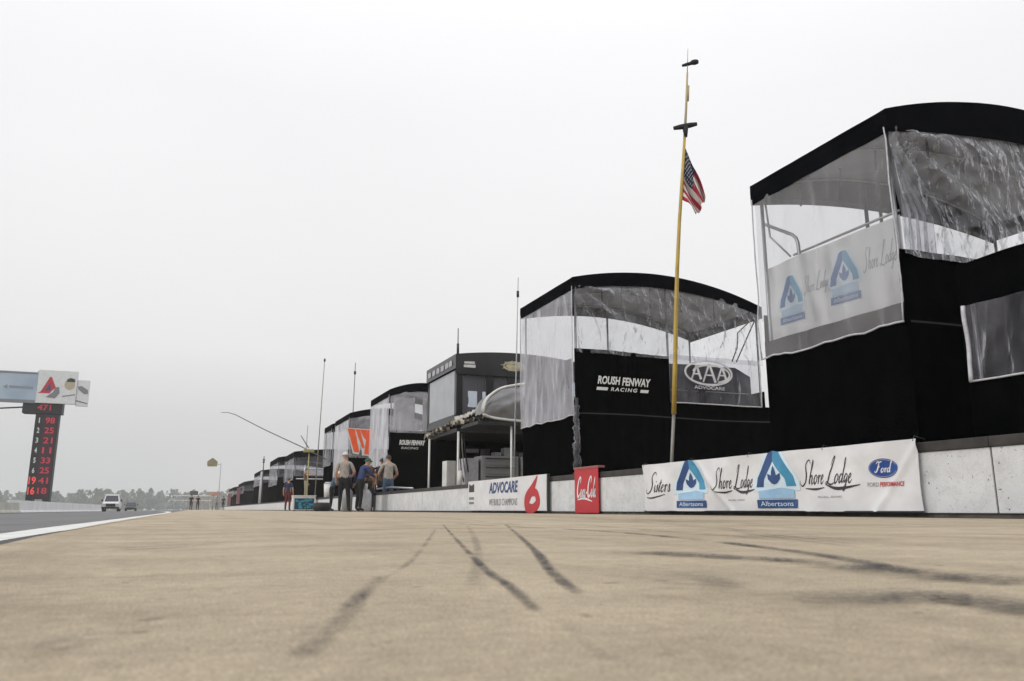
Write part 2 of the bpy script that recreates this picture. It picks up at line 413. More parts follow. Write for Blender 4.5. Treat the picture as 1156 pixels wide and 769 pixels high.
M['basestrip'] = pm('foot_shadow_tone', (.06,.055,.05), (.11,.10,.09), 9, rough=.9, bump=.3)  # shadow line at the wall base, put into a dark colour
M['barrier'] = pm('barrier_concrete', (.40,.39,.37), (.50,.49,.46), 1.5, rough=.85, bump=.2)
M['ledblack'] = pm('display_black', (.012,.011,.014), None, 4, rough=.6)
M['ledred'] = pm('red_lamp', (.55,.03,.06), (.50,.03,.06), 4, rough=.6, emit=.12)
M['ledbright'] = pm('bright_red_lamp', (.85,.07,.06), (.80,.06,.06), 4, rough=.6, emit=.3)
M['signwhite'] = pm('white_numeral_paint', (.70,.72,.70), None, 4, rough=.6)
M['ledbed'] = pm('dark_red_display', (.05,.008,.016), (.03,.006,.012), 4, rough=.6)
M['foliage'] = pm('far_foliage', (.045,.065,.035), (.075,.095,.05), .3, rough=.9)
M['bark'] = pm('bark', (.06,.05,.04), None, 3, rough=.9)
M['skin'] = pm('skin', (.46,.27,.19), (.40,.23,.16), 6, rough=.55)
M['hair'] = pm('dark_hair', (.02,.014,.01), None, 20, rough=.6)
M['shoe'] = pm('dark_shoe', (.02,.02,.02), None, 10, rough=.6)

# ------------------------------------------------------------------ camera
H = .0637
cam = bpy.data.cameras.new('camera'); co = bpy.data.objects.new('camera', cam); col.objects.link(co)
cam.sensor_width = 36; cam.lens = 36*899/1156; cam.clip_start = .02; cam.clip_end = 4000
co.location = (0, 0, H)
th = math.atan(191/899); yaw = math.atan(363/math.hypot(899, 191))
co.rotation_euler = (math.pi/2 + th, 0, -yaw)
cam.dof.use_dof = True; cam.dof.focus_distance = 9; cam.dof.aperture_fstop = 14
sc.camera = co

# ------------------------------------------------------------------ sky and light
SUN_EL, SUN_AZ = R(38), R(252)     # azimuth clockwise from +Y
w = bpy.data.worlds.new('World'); sc.world = w; w.use_nodes = True
n, l = w.node_tree.nodes, w.node_tree.links
bg = n['Background']; bg.inputs['Strength'].default_value = .1
sky = n.new('ShaderNodeTexSky'); sky.sky_type = 'NISHITA'; sky.sun_disc = False
sky.sun_elevation = SUN_EL; sky.sun_rotation = SUN_AZ; sky.dust_density = 6; sky.air_density = 1.5
bw = n.new('ShaderNodeRGBToBW'); l.new(sky.outputs[0], bw.inputs[0])
geo = n.new('ShaderNodeTexCoord'); sp = n.new('ShaderNodeSeparateXYZ'); l.new(geo.outputs['Generated'], sp.inputs[0])
rp = n.new('ShaderNodeValToRGB'); l.new(sp.outputs['Z'], rp.inputs[0])
e = rp.color_ramp.elements
stops = [(0.0, (.655,.66,.66)), (.07, (.70,.705,.705)), (.10, (.735,.735,.735)), (.185, (.88,.88,.885)), (.27, (.93,.93,.935)), (.335, (.965,.965,.975)), (.47, (1.01,1.01,1.025)), (1.0, (1.5,1.5,1.53))]
e[0].position, e[0].color = stops[0][0], (*stops[0][1], 1)
e[1].position, e[1].color = stops[-1][0], (*stops[-1][1], 1)
for p, c in stops[1:-1]:
    q = e.new(p); q.color = (*c, 1)
cl = n.new('ShaderNodeTexNoise'); cl.inputs['Scale'].default_value = 1.6; cl.inputs['Detail'].default_value = 5
mpc = n.new('ShaderNodeMapping'); mpc.inputs['Scale'].default_value = (1,1,2.2); l.new(geo.outputs['Generated'], mpc.inputs[0]); l.new(mpc.outputs[0], cl.inputs['Vector'])
mr = n.new('ShaderNodeMapRange'); mr.inputs['To Min'].default_value = 9.2; mr.inputs['To Max'].default_value = 10.5
l.new(cl.outputs['Fac'], mr.inputs[0])
vm = n.new('ShaderNodeVectorMath'); vm.operation = 'SCALE'; l.new(rp.outputs[0], vm.inputs[0]); l.new(mr.outputs[0], vm.inputs['Scale'])
mx = n.new('ShaderNodeMix'); mx.data_type = 'RGBA'; mx.inputs['Factor'].default_value = .92
l.new(bw.outputs[0], mx.inputs['A']); l.new(vm.outputs[0], mx.inputs['B']); l.new(mx.outputs['Result'], bg.inputs['Color'])
sun = bpy.data.lights.new('sun', 'SUN'); so = bpy.data.objects.new('sun', sun); col.objects.link(so)
sun.energy = 1.0; sun.angle = R(25); sun.color = (1,.965,.92)
so.rotation_euler = (math.pi/2 - SUN_EL, 0, math.pi - SUN_AZ)
so.location = (-20, -20, 40)
sc.view_settings.view_transform = 'Standard'; sc.view_settings.look = 'None'; sc.view_settings.gamma = 1; sc.view_settings.exposure = 0

# ------------------------------------------------------------------ the ground
def struct(mb, name, mat, parent=None, origin=(0,0,0)):
    o = mb.build(name, mat, parent, origin=origin)
    if parent is None: o['kind'] = 'structure'
    return o
struct(MB().add([(-1400,-300,-.36),(1400,-300,-.36),(1400,1400,-.36),(-1400,1400,-.36)], [(0,1,2,3)]), 'ground', M['grass'])
def tz(x): return -.018*max(0, -x-.5)
g = MB()
def track(u, v):
    x = -.25 - u*15.7; y = -12 + v*900
    return (x, y, tz(x)-.004)
g.grid(track, 10, 60, smooth=False)
trk = struct(g, 'race_track', M['asphalt'])
MB().grid(lambda u, v: (lerp(-.28, -.43-.01*fbm(v*60, 5.5), u), -8+70*v**1.6, -.0033-.0152*(lerp(-.28, -.43, u)*-1-.25)), 3, 200, smooth=False).build('tar_joint', pm('tar_sealed_joint', (.022,.023,.026), (.05,.05,.052), 9, rough=.75, bump=.3), trk)
# concrete slab of the pit lane, its left edge wandering over the asphalt
edge = [(-.30,-12),(-.31,1.2),(-.325,1.8),(-.34,2.2),(-.36,2.9),(-.385,4.5),(-.40,8),(-.40,30),(-.40,700)]
g = MB()
for (x0, y0), (x1, y1) in zip(edge, edge[1:]):
    g.add([(x0,y0,0),(30,y0,0),(30,y1,0),(x1,y1,0)], [(0,1,2,3)])
    g.add([(x0,y0,0),(x1,y1,0),(x1,y1,-.05),(x0,y0,-.05)], [(0,1,2,3)])
lane = struct(g, 'pit_lane', M['concrete'])
# white edge line on the asphalt
g = MB()
def linef(u, v):
    y = -8 + 60*v**1.6
    wob = .006*fbm(y*.9, 3.3) ; bend = -.0009*max(0, y-14)**2
    x = -.39 - u*.14 + wob*(1.6 if u > .5 else -1.6) + bend
    return (x, y, -.0025 - .0152*(-x-.25))
g.grid(linef, 1, 160, smooth=False)
struct(g, 'painted_line', M['linepaint'])
marks = [([(0.75,2.58),(0.32,1.19),(0.18,0.78)],.022),([(0.19,0.83),(0.12,0.61),(0.09,0.5),(0.05,0.38)],.03),([(1.05,3.5),(0.37,1.09),(0.26,0.67),(0.21,0.49)],.022),
 ([(1.31,3.4),(0.59,1.41),(0.36,0.8),(0.28,0.57)],.032),([(0.2,0.42),(0.18,0.36),(0.17,0.3)],.02),
 ([(1.17,4.7),(1.13,3.04),(1.15,2.19),(1.0,1.43),(0.83,0.91),(0.69,0.63),(0.66,0.5)],.05),([(0.64,1.09),(0.68,0.91),(0.7,0.77),(0.68,0.61),(0.69,0.51)],.14),
 ([(0.41,0.49),(0.46,0.465),(0.52,0.455),(0.52,0.39),(0.49,0.33)],.13),([(1.57,3.3),(1.25,1.78),(1.17,1.42)],.05),([(1.30,1.7),(1.35,1.4),(1.5,1.2)],.07),
 ([(0.34,0.3),(0.33,0.24)],.03),([(0.46,0.83),(0.46,0.69),(0.41,0.55)],.05),([(-0.12,1.48),(-0.04,1.51),(0.06,1.67)],.07),([(0.05,0.4),(0.06,0.44),(0.07,0.47)],.012),
 ([(-0.06,0.42),(-0.05,0.45),(0.0,0.53)],.02),([(0.37,0.60),(0.41,0.54)],.022),
 ([(2.2,9),(1.6,5),(1.2,2.9)],.06),([(3.2,9),(2.5,4.4),(2.2,2.7)],.12),([(3.9,12),(2.9,5.5),(2.6,3.3)],.09),([(1.4,12),(1.1,6)],.1),([(1.0,3.0),(.55,1.6),(.33,.95),(.21,.62)],.02),([(2.2,3.9),(1.7,2.4),(1.35,1.7),(1.05,1.05)],.05),([(2.6,5.2),(1.9,2.9),(1.62,2.0)],.05)]
g = MB()
for k, (pp, wd) in enumerate(marks):
    n_ = 26
    def cr(t):
        f = t*(len(pp)-1); i = min(int(f), len(pp)-2); f -= i
        p0, p1, p2, p3 = pp[max(i-1,0)], pp[i], pp[i+1], pp[min(i+2,len(pp)-1)]
        return V(*[.5*((2*p1[c]) + (-p0[c]+p2[c])*f + (2*p0[c]-5*p1[c]+4*p2[c]-p3[c])*f*f + (-p0[c]+3*p1[c]-3*p2[c]+p3[c])*f**3) for c in (0,1)], .0008+.00022*k)
    def strip(u, v):
        a = cr(u); t = (cr(min(u+.02,1)) - cr(max(u-.02,0))).normalized()
        return a + V(-t.y, t.x, 0)*(v-.5)*wd*(.62 if k < 5 else .95)*(.8+.5*abs(fbm(u*3, k*7.7, 0, 2)))
    g.grid(strip, n_, 4, M['mark'] if k in (1,2,3,5,6,7,9,18) else M['faint'], smooth=False)
g.build('rubber_marks', None, lane)

# ------------------------------------------------------------------ pit wall
WX = 8.5
t = thing('pit_wall', 'long low white pit wall with dark capping beside the concrete lane', 'wall', (WX+.15, 20, 0), s=U)
g = MB(U); y = .35; k = 0
joints = [.35, 6.55, 12.7, 18.8]
while joints[-1] < 260: joints.append(joints[-1] + 6.2)
for a, b in zip(joints, joints[1:]):
    g.box(WX, WX+.26, a+.012, b-.012, .055, .80, bev=.012)
g.build('concrete_panel', M['wallpaint'], t)
MB(U).box(WX+.03, WX+.24, .35, 260, 0, .055).box(WX+.02, WX+.24, .36, 260, .05, .79).build('wall_foot', M['basestrip'], t)  # recessed foot, coloured dark to stand for the shadow line at the ground
g = MB(U)
for a, b in zip(joints, joints[1:]):
    g.box(WX-.02, WX+.30, a+.003, b-.003, .803, .925, bev=.01)
g.build('capping', M['cap'], t)
struct(MB(U).grid(lambda u, v: (WX-.34+.37*u+.03*fbm(v*60, 1.7), 1+v*150, .006), 1, 300, smooth=False), 'foot_shadow_strip', M['basestrip'])  # dark sheet painted as the shadow along the wall base

# ------------------------------------------------------------------ script lettering
SCRIPT = {   # strokes in units of the x-height; upright, slant added later
 'S': (2.0, [[(1.9,2.3,.06),(1.7,2.75,.12),(1.2,2.7,.16),(.85,2.2,.18),(1.05,1.6,.24),(1.3,1.0,.30),(1.1,.25,.26),(.4,-.2,.16),(-.2,.05,.1),(-.3,.5,.05)]]),
 'h': (1.25, [[(.0,.1,.06),(.35,1.4,.1),(.62,2.5,.14),(.5,2.75,.1),(.36,2.2,.2),(.28,1,.28),(.24,0,.26)],[(.26,.55,.1),(.6,.98,.16),(.82,.8,.22),(.8,.2,.22),(.98,0,.14),(1.25,.25,.06)]]),
 'o': (1.0, [[(.75,.9,.08),(.4,1.0,.16),(.12,.55,.24),(.3,.02,.2),(.68,.2,.18),(.78,.7,.16),(.6,.98,.1),(.8,.72,.06),(1.0,.75,.05)]]),
 'r': (.8, [[(.0,.7,.06),(.2,1.0,.12),(.26,.6,.24),(.26,.0,.24)],[(.28,.55,.1),(.5,.95,.18),(.75,.85,.12)]]),
 'e': (.95, [[(.1,.45,.08),(.5,.6,.12),(.62,.88,.14),(.42,1.02,.14),(.16,.6,.22),(.3,.06,.2),(.62,.06,.14),(.95,.4,.06)]]),
 'L': (2.1, [[(.7,2.0,.06),(.95,2.75,.14),(1.35,3.0,.16),(1.2,2.4,.22),(.8,1.2,.32),(.55,.2,.30),(.2,-.1,.14),(.0,.1,.08),(.35,.2,.12),(1.1,-.1,.2),(1.9,-.05,.14),(2.3,.2,.05)]]),
 'd': (1.15, [[(.75,.85,.08),(.4,1.0,.16),(.12,.5,.24),(.3,.03,.2),(.66,.35,.14),(.95,1.6,.1),(1.15,2.6,.14),(1.0,2.7,.1),(.9,2.0,.2),(.8,.5,.26),(.9,.04,.16),(1.15,.25,.06)]]),
 'g': (1.0, [[(.72,.85,.08),(.38,1.0,.16),(.12,.55,.24),(.3,.08,.2),(.68,.5,.14),(.76,.95,.1),(.74,.2,.24),(.66,-.6,.2),(.3,-.85,.14),(.25,-.55,.08),(.7,-.05,.08),(1.0,.3,.06)]]),
 'i': (.5, [[(.0,.3,.06),(.2,1.0,.14),(.2,.2,.24),(.34,.0,.14),(.5,.25,.06)],[(.3,1.4,.2),(.34,1.52,.2)]]),
 's': (.75, [[(.0,.2,.06),(.4,1.05,.12),(.5,.6,.22),(.4,.08,.2),(.1,.1,.1),(.5,.05,.06),(.75,.3,.06)]]),
 't': (.65, [[(.0,.3,.06),(.36,1.7,.16),(.24,.4,.26),(.34,.02,.16),(.65,.3,.06)],[(-.05,1.2,.1),(.6,1.32,.12)]]),
 'C': (2.0, [[(1.5,1.9,.1),(1.75,2.4,.22),(1.3,2.75,.22),(.6,2.2,.3),(.3,1.1,.4),(.6,.2,.36),(1.3,.1,.24),(1.9,.6,.1)]]),
 'c': (.85, [[(.65,.75,.14),(.5,1.0,.16),(.16,.6,.28),(.3,.04,.22),(.6,.1,.14),(.85,.35,.06)]]),
 'a': (1.0, [[(.7,.85,.1),(.4,1.0,.18),(.12,.5,.26),(.3,.03,.2),(.65,.4,.14),(.72,.95,.12),(.7,.25,.26),(.82,.02,.16),(1.0,.25,.06)]]),
 'l': (.6, [[(.0,.2,.06),(.5,1.9,.14),(.5,2.6,.12),(.3,2.2,.2),(.22,.6,.3),(.34,.0,.18),(.6,.25,.06)]]),
 'F': (1.7, [[(.1,2.0,.1),(.5,2.5,.22),(1.2,2.4,.22),(1.8,2.6,.12)],[(1.0,2.4,.2),(.8,1.2,.32),(.5,.2,.26),(.1,.1,.14),(.05,.5,.1)],[(.5,1.3,.12),(1.3,1.35,.16)]]),
 '-': (.7, [[(.05,.55,.2),(.6,.6,.2)]]), ' ': (.55, []),
}
def script_len(s): return sum(SCRIPT[c][0] for c in s)
def script(mb, fr, s, x, y, wid, xh, d, mat=None, shear=.35, weight=1.0):
    sx = wid/script_len(s); cx = 0
    for c in s:
        adv, st = SCRIPT[c]
        for q in st:
            mb.ribbon(fr, [(cx+a, b, ww*weight) for a, b, ww in q], d, mat, 5, shear, x, y, sx, xh)
        cx += adv
    return mb

def leaf_logo(mb, fr, cx, y0, w, h, d, M=M):
    """blue triangle mark with a bud inside and two bands beneath; y0 is the foot, h the full height"""
    def P(pts): return [(cx + a*w, y0 + b*h) for a, b in pts]
    mb.poly(fr, P([(-.58,.30),(.58,.30),(.56,.5),(.22,1.0),(-.22,1.0),(-.56,.5)]), d, M['glow'])
    mb.poly(fr, P([(-.50,.38),(-.30,.38),(-.27,.52),(-.02,.84),(-.02,1.03),(-.14,1.0),(-.46,.56)]), d+.004, M['navy'])
    mb.poly(fr, P([(.50,.38),(.28,.38),(.26,.52),(-.02,.84),(-.02,1.03),(.14,1.0),(.46,.56)]), d+.004, M['teal'])
    mb.poly(fr, P([(0,.76),(.055,.66),(.07,.58),(.17,.62),(.16,.52),(.07,.44),(0,.42),(-.07,.44),(-.16,.52),(-.17,.62),(-.07,.58),(-.055,.66)]), d+.006, M['navy'])
    mb.poly(fr, P([(-.44,.17),(.44,.17),(.44,.32),(.16,.36),(0,.345),(-.2,.33),(-.44,.31)]), d+.005, M['skyblue'])
    mb.poly(fr, P([(-.5,.0),(.5,.0),(.5,.15),(-.5,.15)]), d+.005, M['navy'])
    text_mb(mb, fr, 'Albertsons', cx-.40*w, y0+.035*h, .80*w, .085*h, d+.009, M['glow'])

# ------------------------------------------------------------------ banners on the wall
def sheet(fr, w, h, mat, nu, nv, thick=.006, s=U):
    mb = MB(s)
    mb.grid(lambda u, v: fr.pt(u*w, v*h, 0), nu, nv, mat)
    mb.grid(lambda u, v: fr.pt(u*w, v*h, -thick), nu, nv, mat, flip=True)
    return mb
def wave1(s, t):
    return .022*math.sin(s*1.7+t*1.2) + .016*math.sin(s*4.1-t*5+.6) + .026*abs(math.sin((s*.9+t*1.7)*1.6))*(.3+t*.4) + .016*fbm(s*2, t*2) + .03*math.exp(-((s-6.3-(t-.5)*.9)/.07)**2) + .022*math.exp(-((s-2.2-(.5-t)*1.1)/.08)**2)
BX = WX - .085
y_l, y_r = 14.08, 7.48
fr = Fr((BX, y_l, .07), (0,-1,0), (-1,0,0), wave=wave1)
BW, BH = y_l-y_r, .90
t = thing('sponsor_banner', 'long white wall banner with two blue leaf marks and black script lettering', 'banner', (BX, (y_l+y_r)/2, 0), s=U)
ban = sheet(fr, BW, BH, M['banner'], 220, 24).build('banner_cloth', None, t)
g = MB(U)
# positions measured along the banner from its far end
leaf_logo(g, fr, 1.62, .06, .92, .83, .006); g.build('leaf_mark', None, t)
g = MB(U); leaf_logo(g, fr, 3.94, .05, .92, .85, .006); g.build('leaf_mark', None, t)
g = MB(U)
script(g, fr, 'Sisters', .12, .36, .86, .135, .006, M['blackink'])
g.ribbon(fr, [(.10,.26,.01),(.35,.25,.03),(.8,.31,.012)], .006, M['blackink']); g.build('script_lettering', None, t); g = MB(U)
script(g, fr, 'Shore Lodge', 2.28, .38, 1.08, .125, .006, M['blackink'])
g.ribbon(fr, [(2.34,.33,.01),(2.6,.31,.03),(2.8,.34,.01)], .006, M['blackink']); g.ribbon(fr, [(2.86,.36,.012),(3.1,.305,.045),(3.46,.35,.01)], .006, M['blackink'])
text_mb(g, fr, 'McCALL, IDAHO', 2.68, .165, .46, .032, .006, M['greyink']); g.build('script_lettering', None, t); g = MB(U)
script(g, fr, 'Shore Lodge', 4.50, .39, .98, .125, .006, M['blackink'])
g.ribbon(fr, [(4.58,.33,.01),(4.8,.315,.03),(4.98,.335,.01)], .006, M['blackink']); g.ribbon(fr, [(5.02,.37,.012),(5.25,.315,.045),(5.62,.36,.01)], .006, M['blackink'])
text_mb(g, fr, 'McCALL, IDAHO', 4.84, .185, .46, .032, .006, M['greyink'])
g.build('script_lettering', None, t)
g = MB(U)
g.poly(fr, ell(6.02, .56, .235, .125), .006, M['fordblue'])
g.poly(fr, ell(6.02, .56, .222, .113), .008, M['lightgrey']); g.poly(fr, ell(6.02, .56, .214, .106), .010, M['fordblue'])
script(g, fr, 'Ford', 5.88, .505, .25, .055, .013, M['banner'], weight=1.3)
g.build('oval_badge', None, t); g = MB(U)
text_mb(g, fr, 'FORD', 5.74, .325, .17, .055, .007, M['greyink'])
text_mb(g, fr, 'PERFORMANCE', 5.925, .322, .42, .06, .007, M['red'], shear=.25, bold=.02)
g.build('capital_lettering', None, t)
g = MB(U).tube([fr.pt(0,0,.006), fr.pt(BW*.33,0,.006), fr.pt(BW*.66,0,.006), fr.pt(BW,0,.006)], .012, 6)
g.build('bottom_rail', M['darkmetal'], t)
for s in (.05, 1.65, 3.3, 4.95, 6.55): MB(U).tube([fr.pt(s,.875,.008), fr.pt(s,.94,-.03), fr.pt(s,.9,-.2)], .006, 5).build('tie_cord', M['blackink'], t)

# red soft drink panel
fr = Fr((BX, 17.27, .02), (0,-1,0), (-1,0,0))
t = thing('drink_sign', 'small upright red wall panel with white script lettering', 'sign', (BX, 16.7, 0), s=U)
MB(U).box(BX-.0, BX+.02, 16.08, 17.27, .02, 1.02, bev=.008).build('panel', M['red'], t)
g = MB(U)
script(g, fr, 'Coca-Cola', .10, .36, .98, .165, .006, M['banner'], weight=1.5)
g.ribbon(fr, [(.16,.30,.02),(.5,.33,.05),(.9,.26,.02)], .006, M['banner'])
g.build('script_lettering', None, t)
MB(U).box(BX-.01, BX+.16, 16.05, 17.30, 1.022, 1.07, bev=.006).build('top_clip', pm('faded_red_trim', (.34,.12,.11), None, 8), t)

# dark blue lettered banner with a red swirl
fr = Fr((BX, 25.2, .07), (0,-1,0), (-1,0,0), wave=lambda s, t: .012*math.sin(s*1.5)+.006*math.sin(s*5+t*4))
t = thing('champion_banner', 'white wall banner with navy capitals and a red swirl figure', 'banner', (BX, 22, 0), s=U)
sheet(fr, 6.3, .92, M['banner'], 60, 8).build('banner_cloth', None, t)
g = MB(U)
text_mb(g, fr, 'ADVOCARE', 2.0, .50, 2.35, .33, .008, M['navy'], shear=.2, bold=.03)
g.build('capital_lettering', None, t); g = MB(U)
text_mb(g, fr, 'WE BUILD CHAMPIONS', 2.0, .15, 2.3, .19, .008, M['greyink'], shear=.0)
g.build('small_lettering', None, t); g = MB(U)
g.poly(fr, [(.1,.58),(.62,.58),(.62,.84),(.35,.78),(.1,.84)], .008, M['blackink'])
g.build('corner_print', None, t); g = MB(U); g.poly(fr, [(.12,.34),(.6,.34),(.6,.42),(.12,.42)], .008, M['greyink']); g.build('small_print', None, t); g = MB(U); g.poly(fr, [(.12,.2),(.6,.2),(.6,.27),(.12,.27)], .008, M['greyink'])
g.build('small_print', None, t)
g = MB(U)
g.ribbon(fr, [(5.75,.90,.04),(5.45,.62,.22),(5.05,.30,.34),(5.05,.10,.30),(5.45,.06,.24),(5.75,.22,.26),(5.62,.46,.22),(5.3,.42,.14),(5.15,.28,.08)], .008, M['red'])
g.build('swirl_figure', None, t)
MB(U).box(BX-.01, BX+.05, 18.80, 18.86, .0, 1.0).build('edge_post', pm('green_black_post', (.02,.035,.03), None, 8), t)

# ------------------------------------------------------------------ pit boxes

def arch_fn(X0, X1, zl, zp, zr):
    xm = (X0+X1)/2
    def f(x):
        u = (x-X0)/(X1-X0)
        q = 2*(zl*(1-u)*(.5-u) + 2*zp*u*(1-u) + zr*u*(u-.5))
        return q
    return f

def fold(s, t, seed, amp=.02):
    return amp*(.6*math.sin(s*9+seed+2*fbm(s*.7, t*.3, seed)) + .5*fbm(s*2.2, t*.35, seed))

def crumple(s, t, seed, amp):
    return amp*(fbm(s*1.3, t*.7, seed, 2) + .6*abs(fbm(s*3.1+t*1.3, t*1.6, seed, 3)) + .5*fbm(s*6, t*1.2, seed, 2))

def pit_box(name, label, Y0, Y1, X0=9.0, Wd=6.0, zl=6.0, zp=6.4, zr=5.9, val=.36, vflat=.5, res=.12,
            near_top=4.2, front_top=2.9, front_clear=2.5, clear_near=True, near_split=None, clearmat='clear', near_mat='clear',
            group='black canopied pit boxes along the wall', frontmat=None, tri_fold=True, rail=True):
    X1 = X0+Wd; A = arch_fn(X0, X1, zl, zp, zr)
    root = thing(name, label, 'pit box', ((X0+X1)/2, (Y0+Y1)/2, 0), group, s=U)
    nx = 28; ny = 10
    def top(u, v, off=0.0, grow=.06):
        x = X0-grow + u*(Wd+2*grow); y = Y0-grow + v*(Y1-Y0+2*grow)
        return V(x, y, A(min(max(x,X0),X1)) + off - .03*math.sin(math.pi*2*v)**2)
    mb = MB(U); mb.grid(lambda u, v: top(u, v), nx, ny)
    mb.build('roof', M['roof'], root)
    MB(U).grid(lambda u, v: top(u, v, -.05, -.03), nx, ny, flip=True).build('roof_lining', M['lining'], root)
    # valances: the lower edge is flatter than the roof
    def vb(x): return zl - val + (A(x)-zl)*vflat
    g = MB(U); gr = .06
    g.grid(lambda u, v: V(X0-gr+u*(Wd+2*gr), Y0-gr-.01*fbm(u*6, v*2, 3), lerp(vb(lerp(X0, X1, u)) + .012*fbm(u*9, 0, 5), A(lerp(X0, X1, u)), v)), nx, 3)
    g.grid(lambda u, v: V(X0-gr+u*(Wd+2*gr), Y1+gr, lerp(vb(lerp(X0, X1, u)), A(lerp(X0, X1, u)), v)), nx, 3)
    g.grid(lambda u, v: V(X0-gr-.01*fbm(u*6, v*2, 9), Y1+gr-u*(Y1-Y0+2*gr), lerp(zl-val+.012*fbm(u*5, 2, 5), A(X0), v)), 14, 3)
    g.grid(lambda u, v: V(X1+gr, Y1+gr-u*(Y1-Y0+2*gr), lerp(zr-val, A(X1), v)), 14, 3)
    g.build('valance', M['roof'], root)
    # frame
    ins = .07
    posts = [(X0+ins, Y0+ins), (X0+ins, Y1-ins), (X1-ins, Y0+ins), (X1-ins, Y1-ins), (X0+Wd*.48, Y0+ins), (X0+Wd*.48, Y1-ins)]
    for (px, py) in posts:
        MB(U).tube([(px, py, 0), (px, py, A(px)-.06)], .032, 8).build('frame_post', M['alu'], root)
    for yy in (Y0+ins, (Y0+Y1)/2, Y1-ins):
        MB(U).tube([(lerp(X0+ins, X1-ins, k/14), yy, A(lerp(X0+ins, X1-ins, k/14))-.09) for k in range(15)], .022, 6).build('roof_rib', M['alu'], root)
    if rail:
        for yy in (Y0+.35, Y1-.35): MB(U).tube([(X0+.3, yy, 2.8), (X0+.3, yy, 3.35), (X1-.3, yy, 3.35), (X1-.3, yy, 2.8)], .02, 6).build('handrail', M['alu'], root)
        MB(U).box(X0+.12, X1-.12, Y0+.2, Y1-.2, 2.75, 2.85).build('deck', M['darkmetal'], root)
        MB(U).box(X0+.5, X1-.6, Y0+.4, Y1-.4, .25, 2.2, bev=.03).build('tool_chest', M['darkmetal'], root)
    # black drapes
    nd = max(10, int(Wd/res)); nl = max(8, int((Y1-Y0)/res))
    g = MB(U); nt_ = near_top
    xs = near_split if near_split else X1
    g.grid(lambda u, v: V(lerp(X0, xs, u), Y0-.0+fold(u*Wd, v*3, 1.3), lerp(.05, nt_ + .02*math.sin(u*5), v)), nd, 8)
    if near_split:
        g.grid(lambda u, v: V(lerp(xs+.002, X1+.55, u), Y0+fold(u*Wd+3, v*3, 1.3), lerp(.05, 2.95, v)), nd, 8)
    g.grid(lambda u, v: V(X0+fold(u*(Y1-Y0), v*3, 5.1), lerp(Y1, Y0, u), lerp(.05, front_top, v)), nl, 8)
    g.grid(lambda u, v: V(lerp(X1, X0, u), Y1+fold(u*Wd, v*3, 8.1), lerp(.05, 3.4, v)), nd, 6)
    g.grid(lambda u, v: V(X1+fold(u*(Y1-Y0), v*3, 2.2), lerp(Y0, Y1, u), lerp(.05, 3.4, v)), nl, 6)
    g.build('drape', M['black'], root)
    # clear walls
    cm = M[frontmat or clearmat]
    zt = zl-val+.1; r2 = res*.6
    g = MB(U)
    def front(u, v):
        s = u*(Y1-Y0); z = lerp(front_clear + .06*fbm(s*2, 1, Y0), zt, v)
        bul = .10*math.sin(math.pi*min(1, v*1.1))*.5
        return V(X0-.05-bul*.3-crumple(s, z, Y0, .035)*(1.2-v), lerp(Y1+.04, Y0-.03, u) + .02*fbm(z*2, u*2, 4), z)
    g.grid(front, int((Y1-Y0)/r2), int((zt-front_clear)/r2))
    g.build('clear_front', cm, root)
    g = MB(U).tube([front(k/20, .0)+V(-.01,0,0) for k in range(21)], .016, 5).tube([front(.004, k/14)+V(-.008,0,0) for k in range(15)], .012, 5).tube([front(.996, k/14)+V(-.008,0,0) for k in range(15)], .012, 5)
    g.build('clear_hem', M['hem'], root)
    if clear_near:
        xe = X1
        g = MB(U)
        def near(u, v):
            s = u*Wd; z = lerp(nt_-.1, vb(lerp(X0, X1, u))+.1, v)
            k = 0
            if tri_fold:   # folds fan out from the upper near corner
                dx, dz = s+.05, (zt-z)+.05
                ang = math.atan2(dz, dx); rad = math.hypot(dx, dz)
                k = .11*math.sin(ang*13+.9*fbm(rad*.6, ang*2, 1))*min(1, rad*1.2)*math.exp(-rad*.45)
            return V(lerp(X0, X1, u), Y0-.04-k-crumple(s, z, Y0+3, .04), z)
        g.grid(near, int(Wd/r2), max(6, int((zt-nt_)/r2)))
        g.build('clear_side', M[near_mat], root)
    g = MB(U).grid(lambda u, v: V(lerp(X0, X1, u), Y1+.03+crumple(u*Wd, v*2, Y1, .03), lerp(3.3, vb(lerp(X0, X1, u))+.1, v)), 24, 8)
    g.build('clear_back', M['clear'], root)
    return root, A, vb

# nearest pit box
root, A1, vb1 = pit_box('pit_box', 'nearest and largest black pit box with blue leaf marks behind its clear front', 7.95, 10.9, zl=5.80, zp=6.37, zr=5.9, val=.37, vflat=.55,
    near_top=3.70, front_top=2.92, front_clear=2.62, res=.10, near_mat='clearrough', rail=True)
fr = Fr((9.10, 10.82, 2.93), (0,-1,0), (-1,0,0), u=(0,0,1), wave=lambda s, t: .02*math.sin(s*2)+.015*math.sin(s*5+t*3))
ib = MB(U).grid(lambda u, v: fr.pt(u*2.84, v*1.30), 40, 16, M['thinbanner'])
ib = ib.build('inner_banner', None, root)
g = MB(U)
leaf_logo(g, fr, .55, .22, .56, .78, .008, TI); g.build('leaf_mark', None, ib); g = MB(U); leaf_logo(g, fr, 1.72, .28, .56, .80, .008, TI); g.build('leaf_mark', None, ib); g = MB(U)
script(g, fr, 'Shore Lodge', .86, .62, .55, .10, .008, M['lightgrey']); g.build('script_lettering', None, ib); g = MB(U); script(g, fr, 'Shore Lodge', 2.10, .66, .62, .12, .008, M['lightgrey'])
g.build('script_lettering', None, ib)
g = MB(U).tube([(9.14,10.86,5.07),(9.14,10.2,4.66),(9.14,10.12,4.58),(9.14,10.08,4.48),(9.14,10.05,4.0),(9.14,10.05,2.9)], .03, 8).tube([(9.14,10.82,5.5),(9.14,10.75,4.8),(9.14,10.28,4.3)], .018, 6)
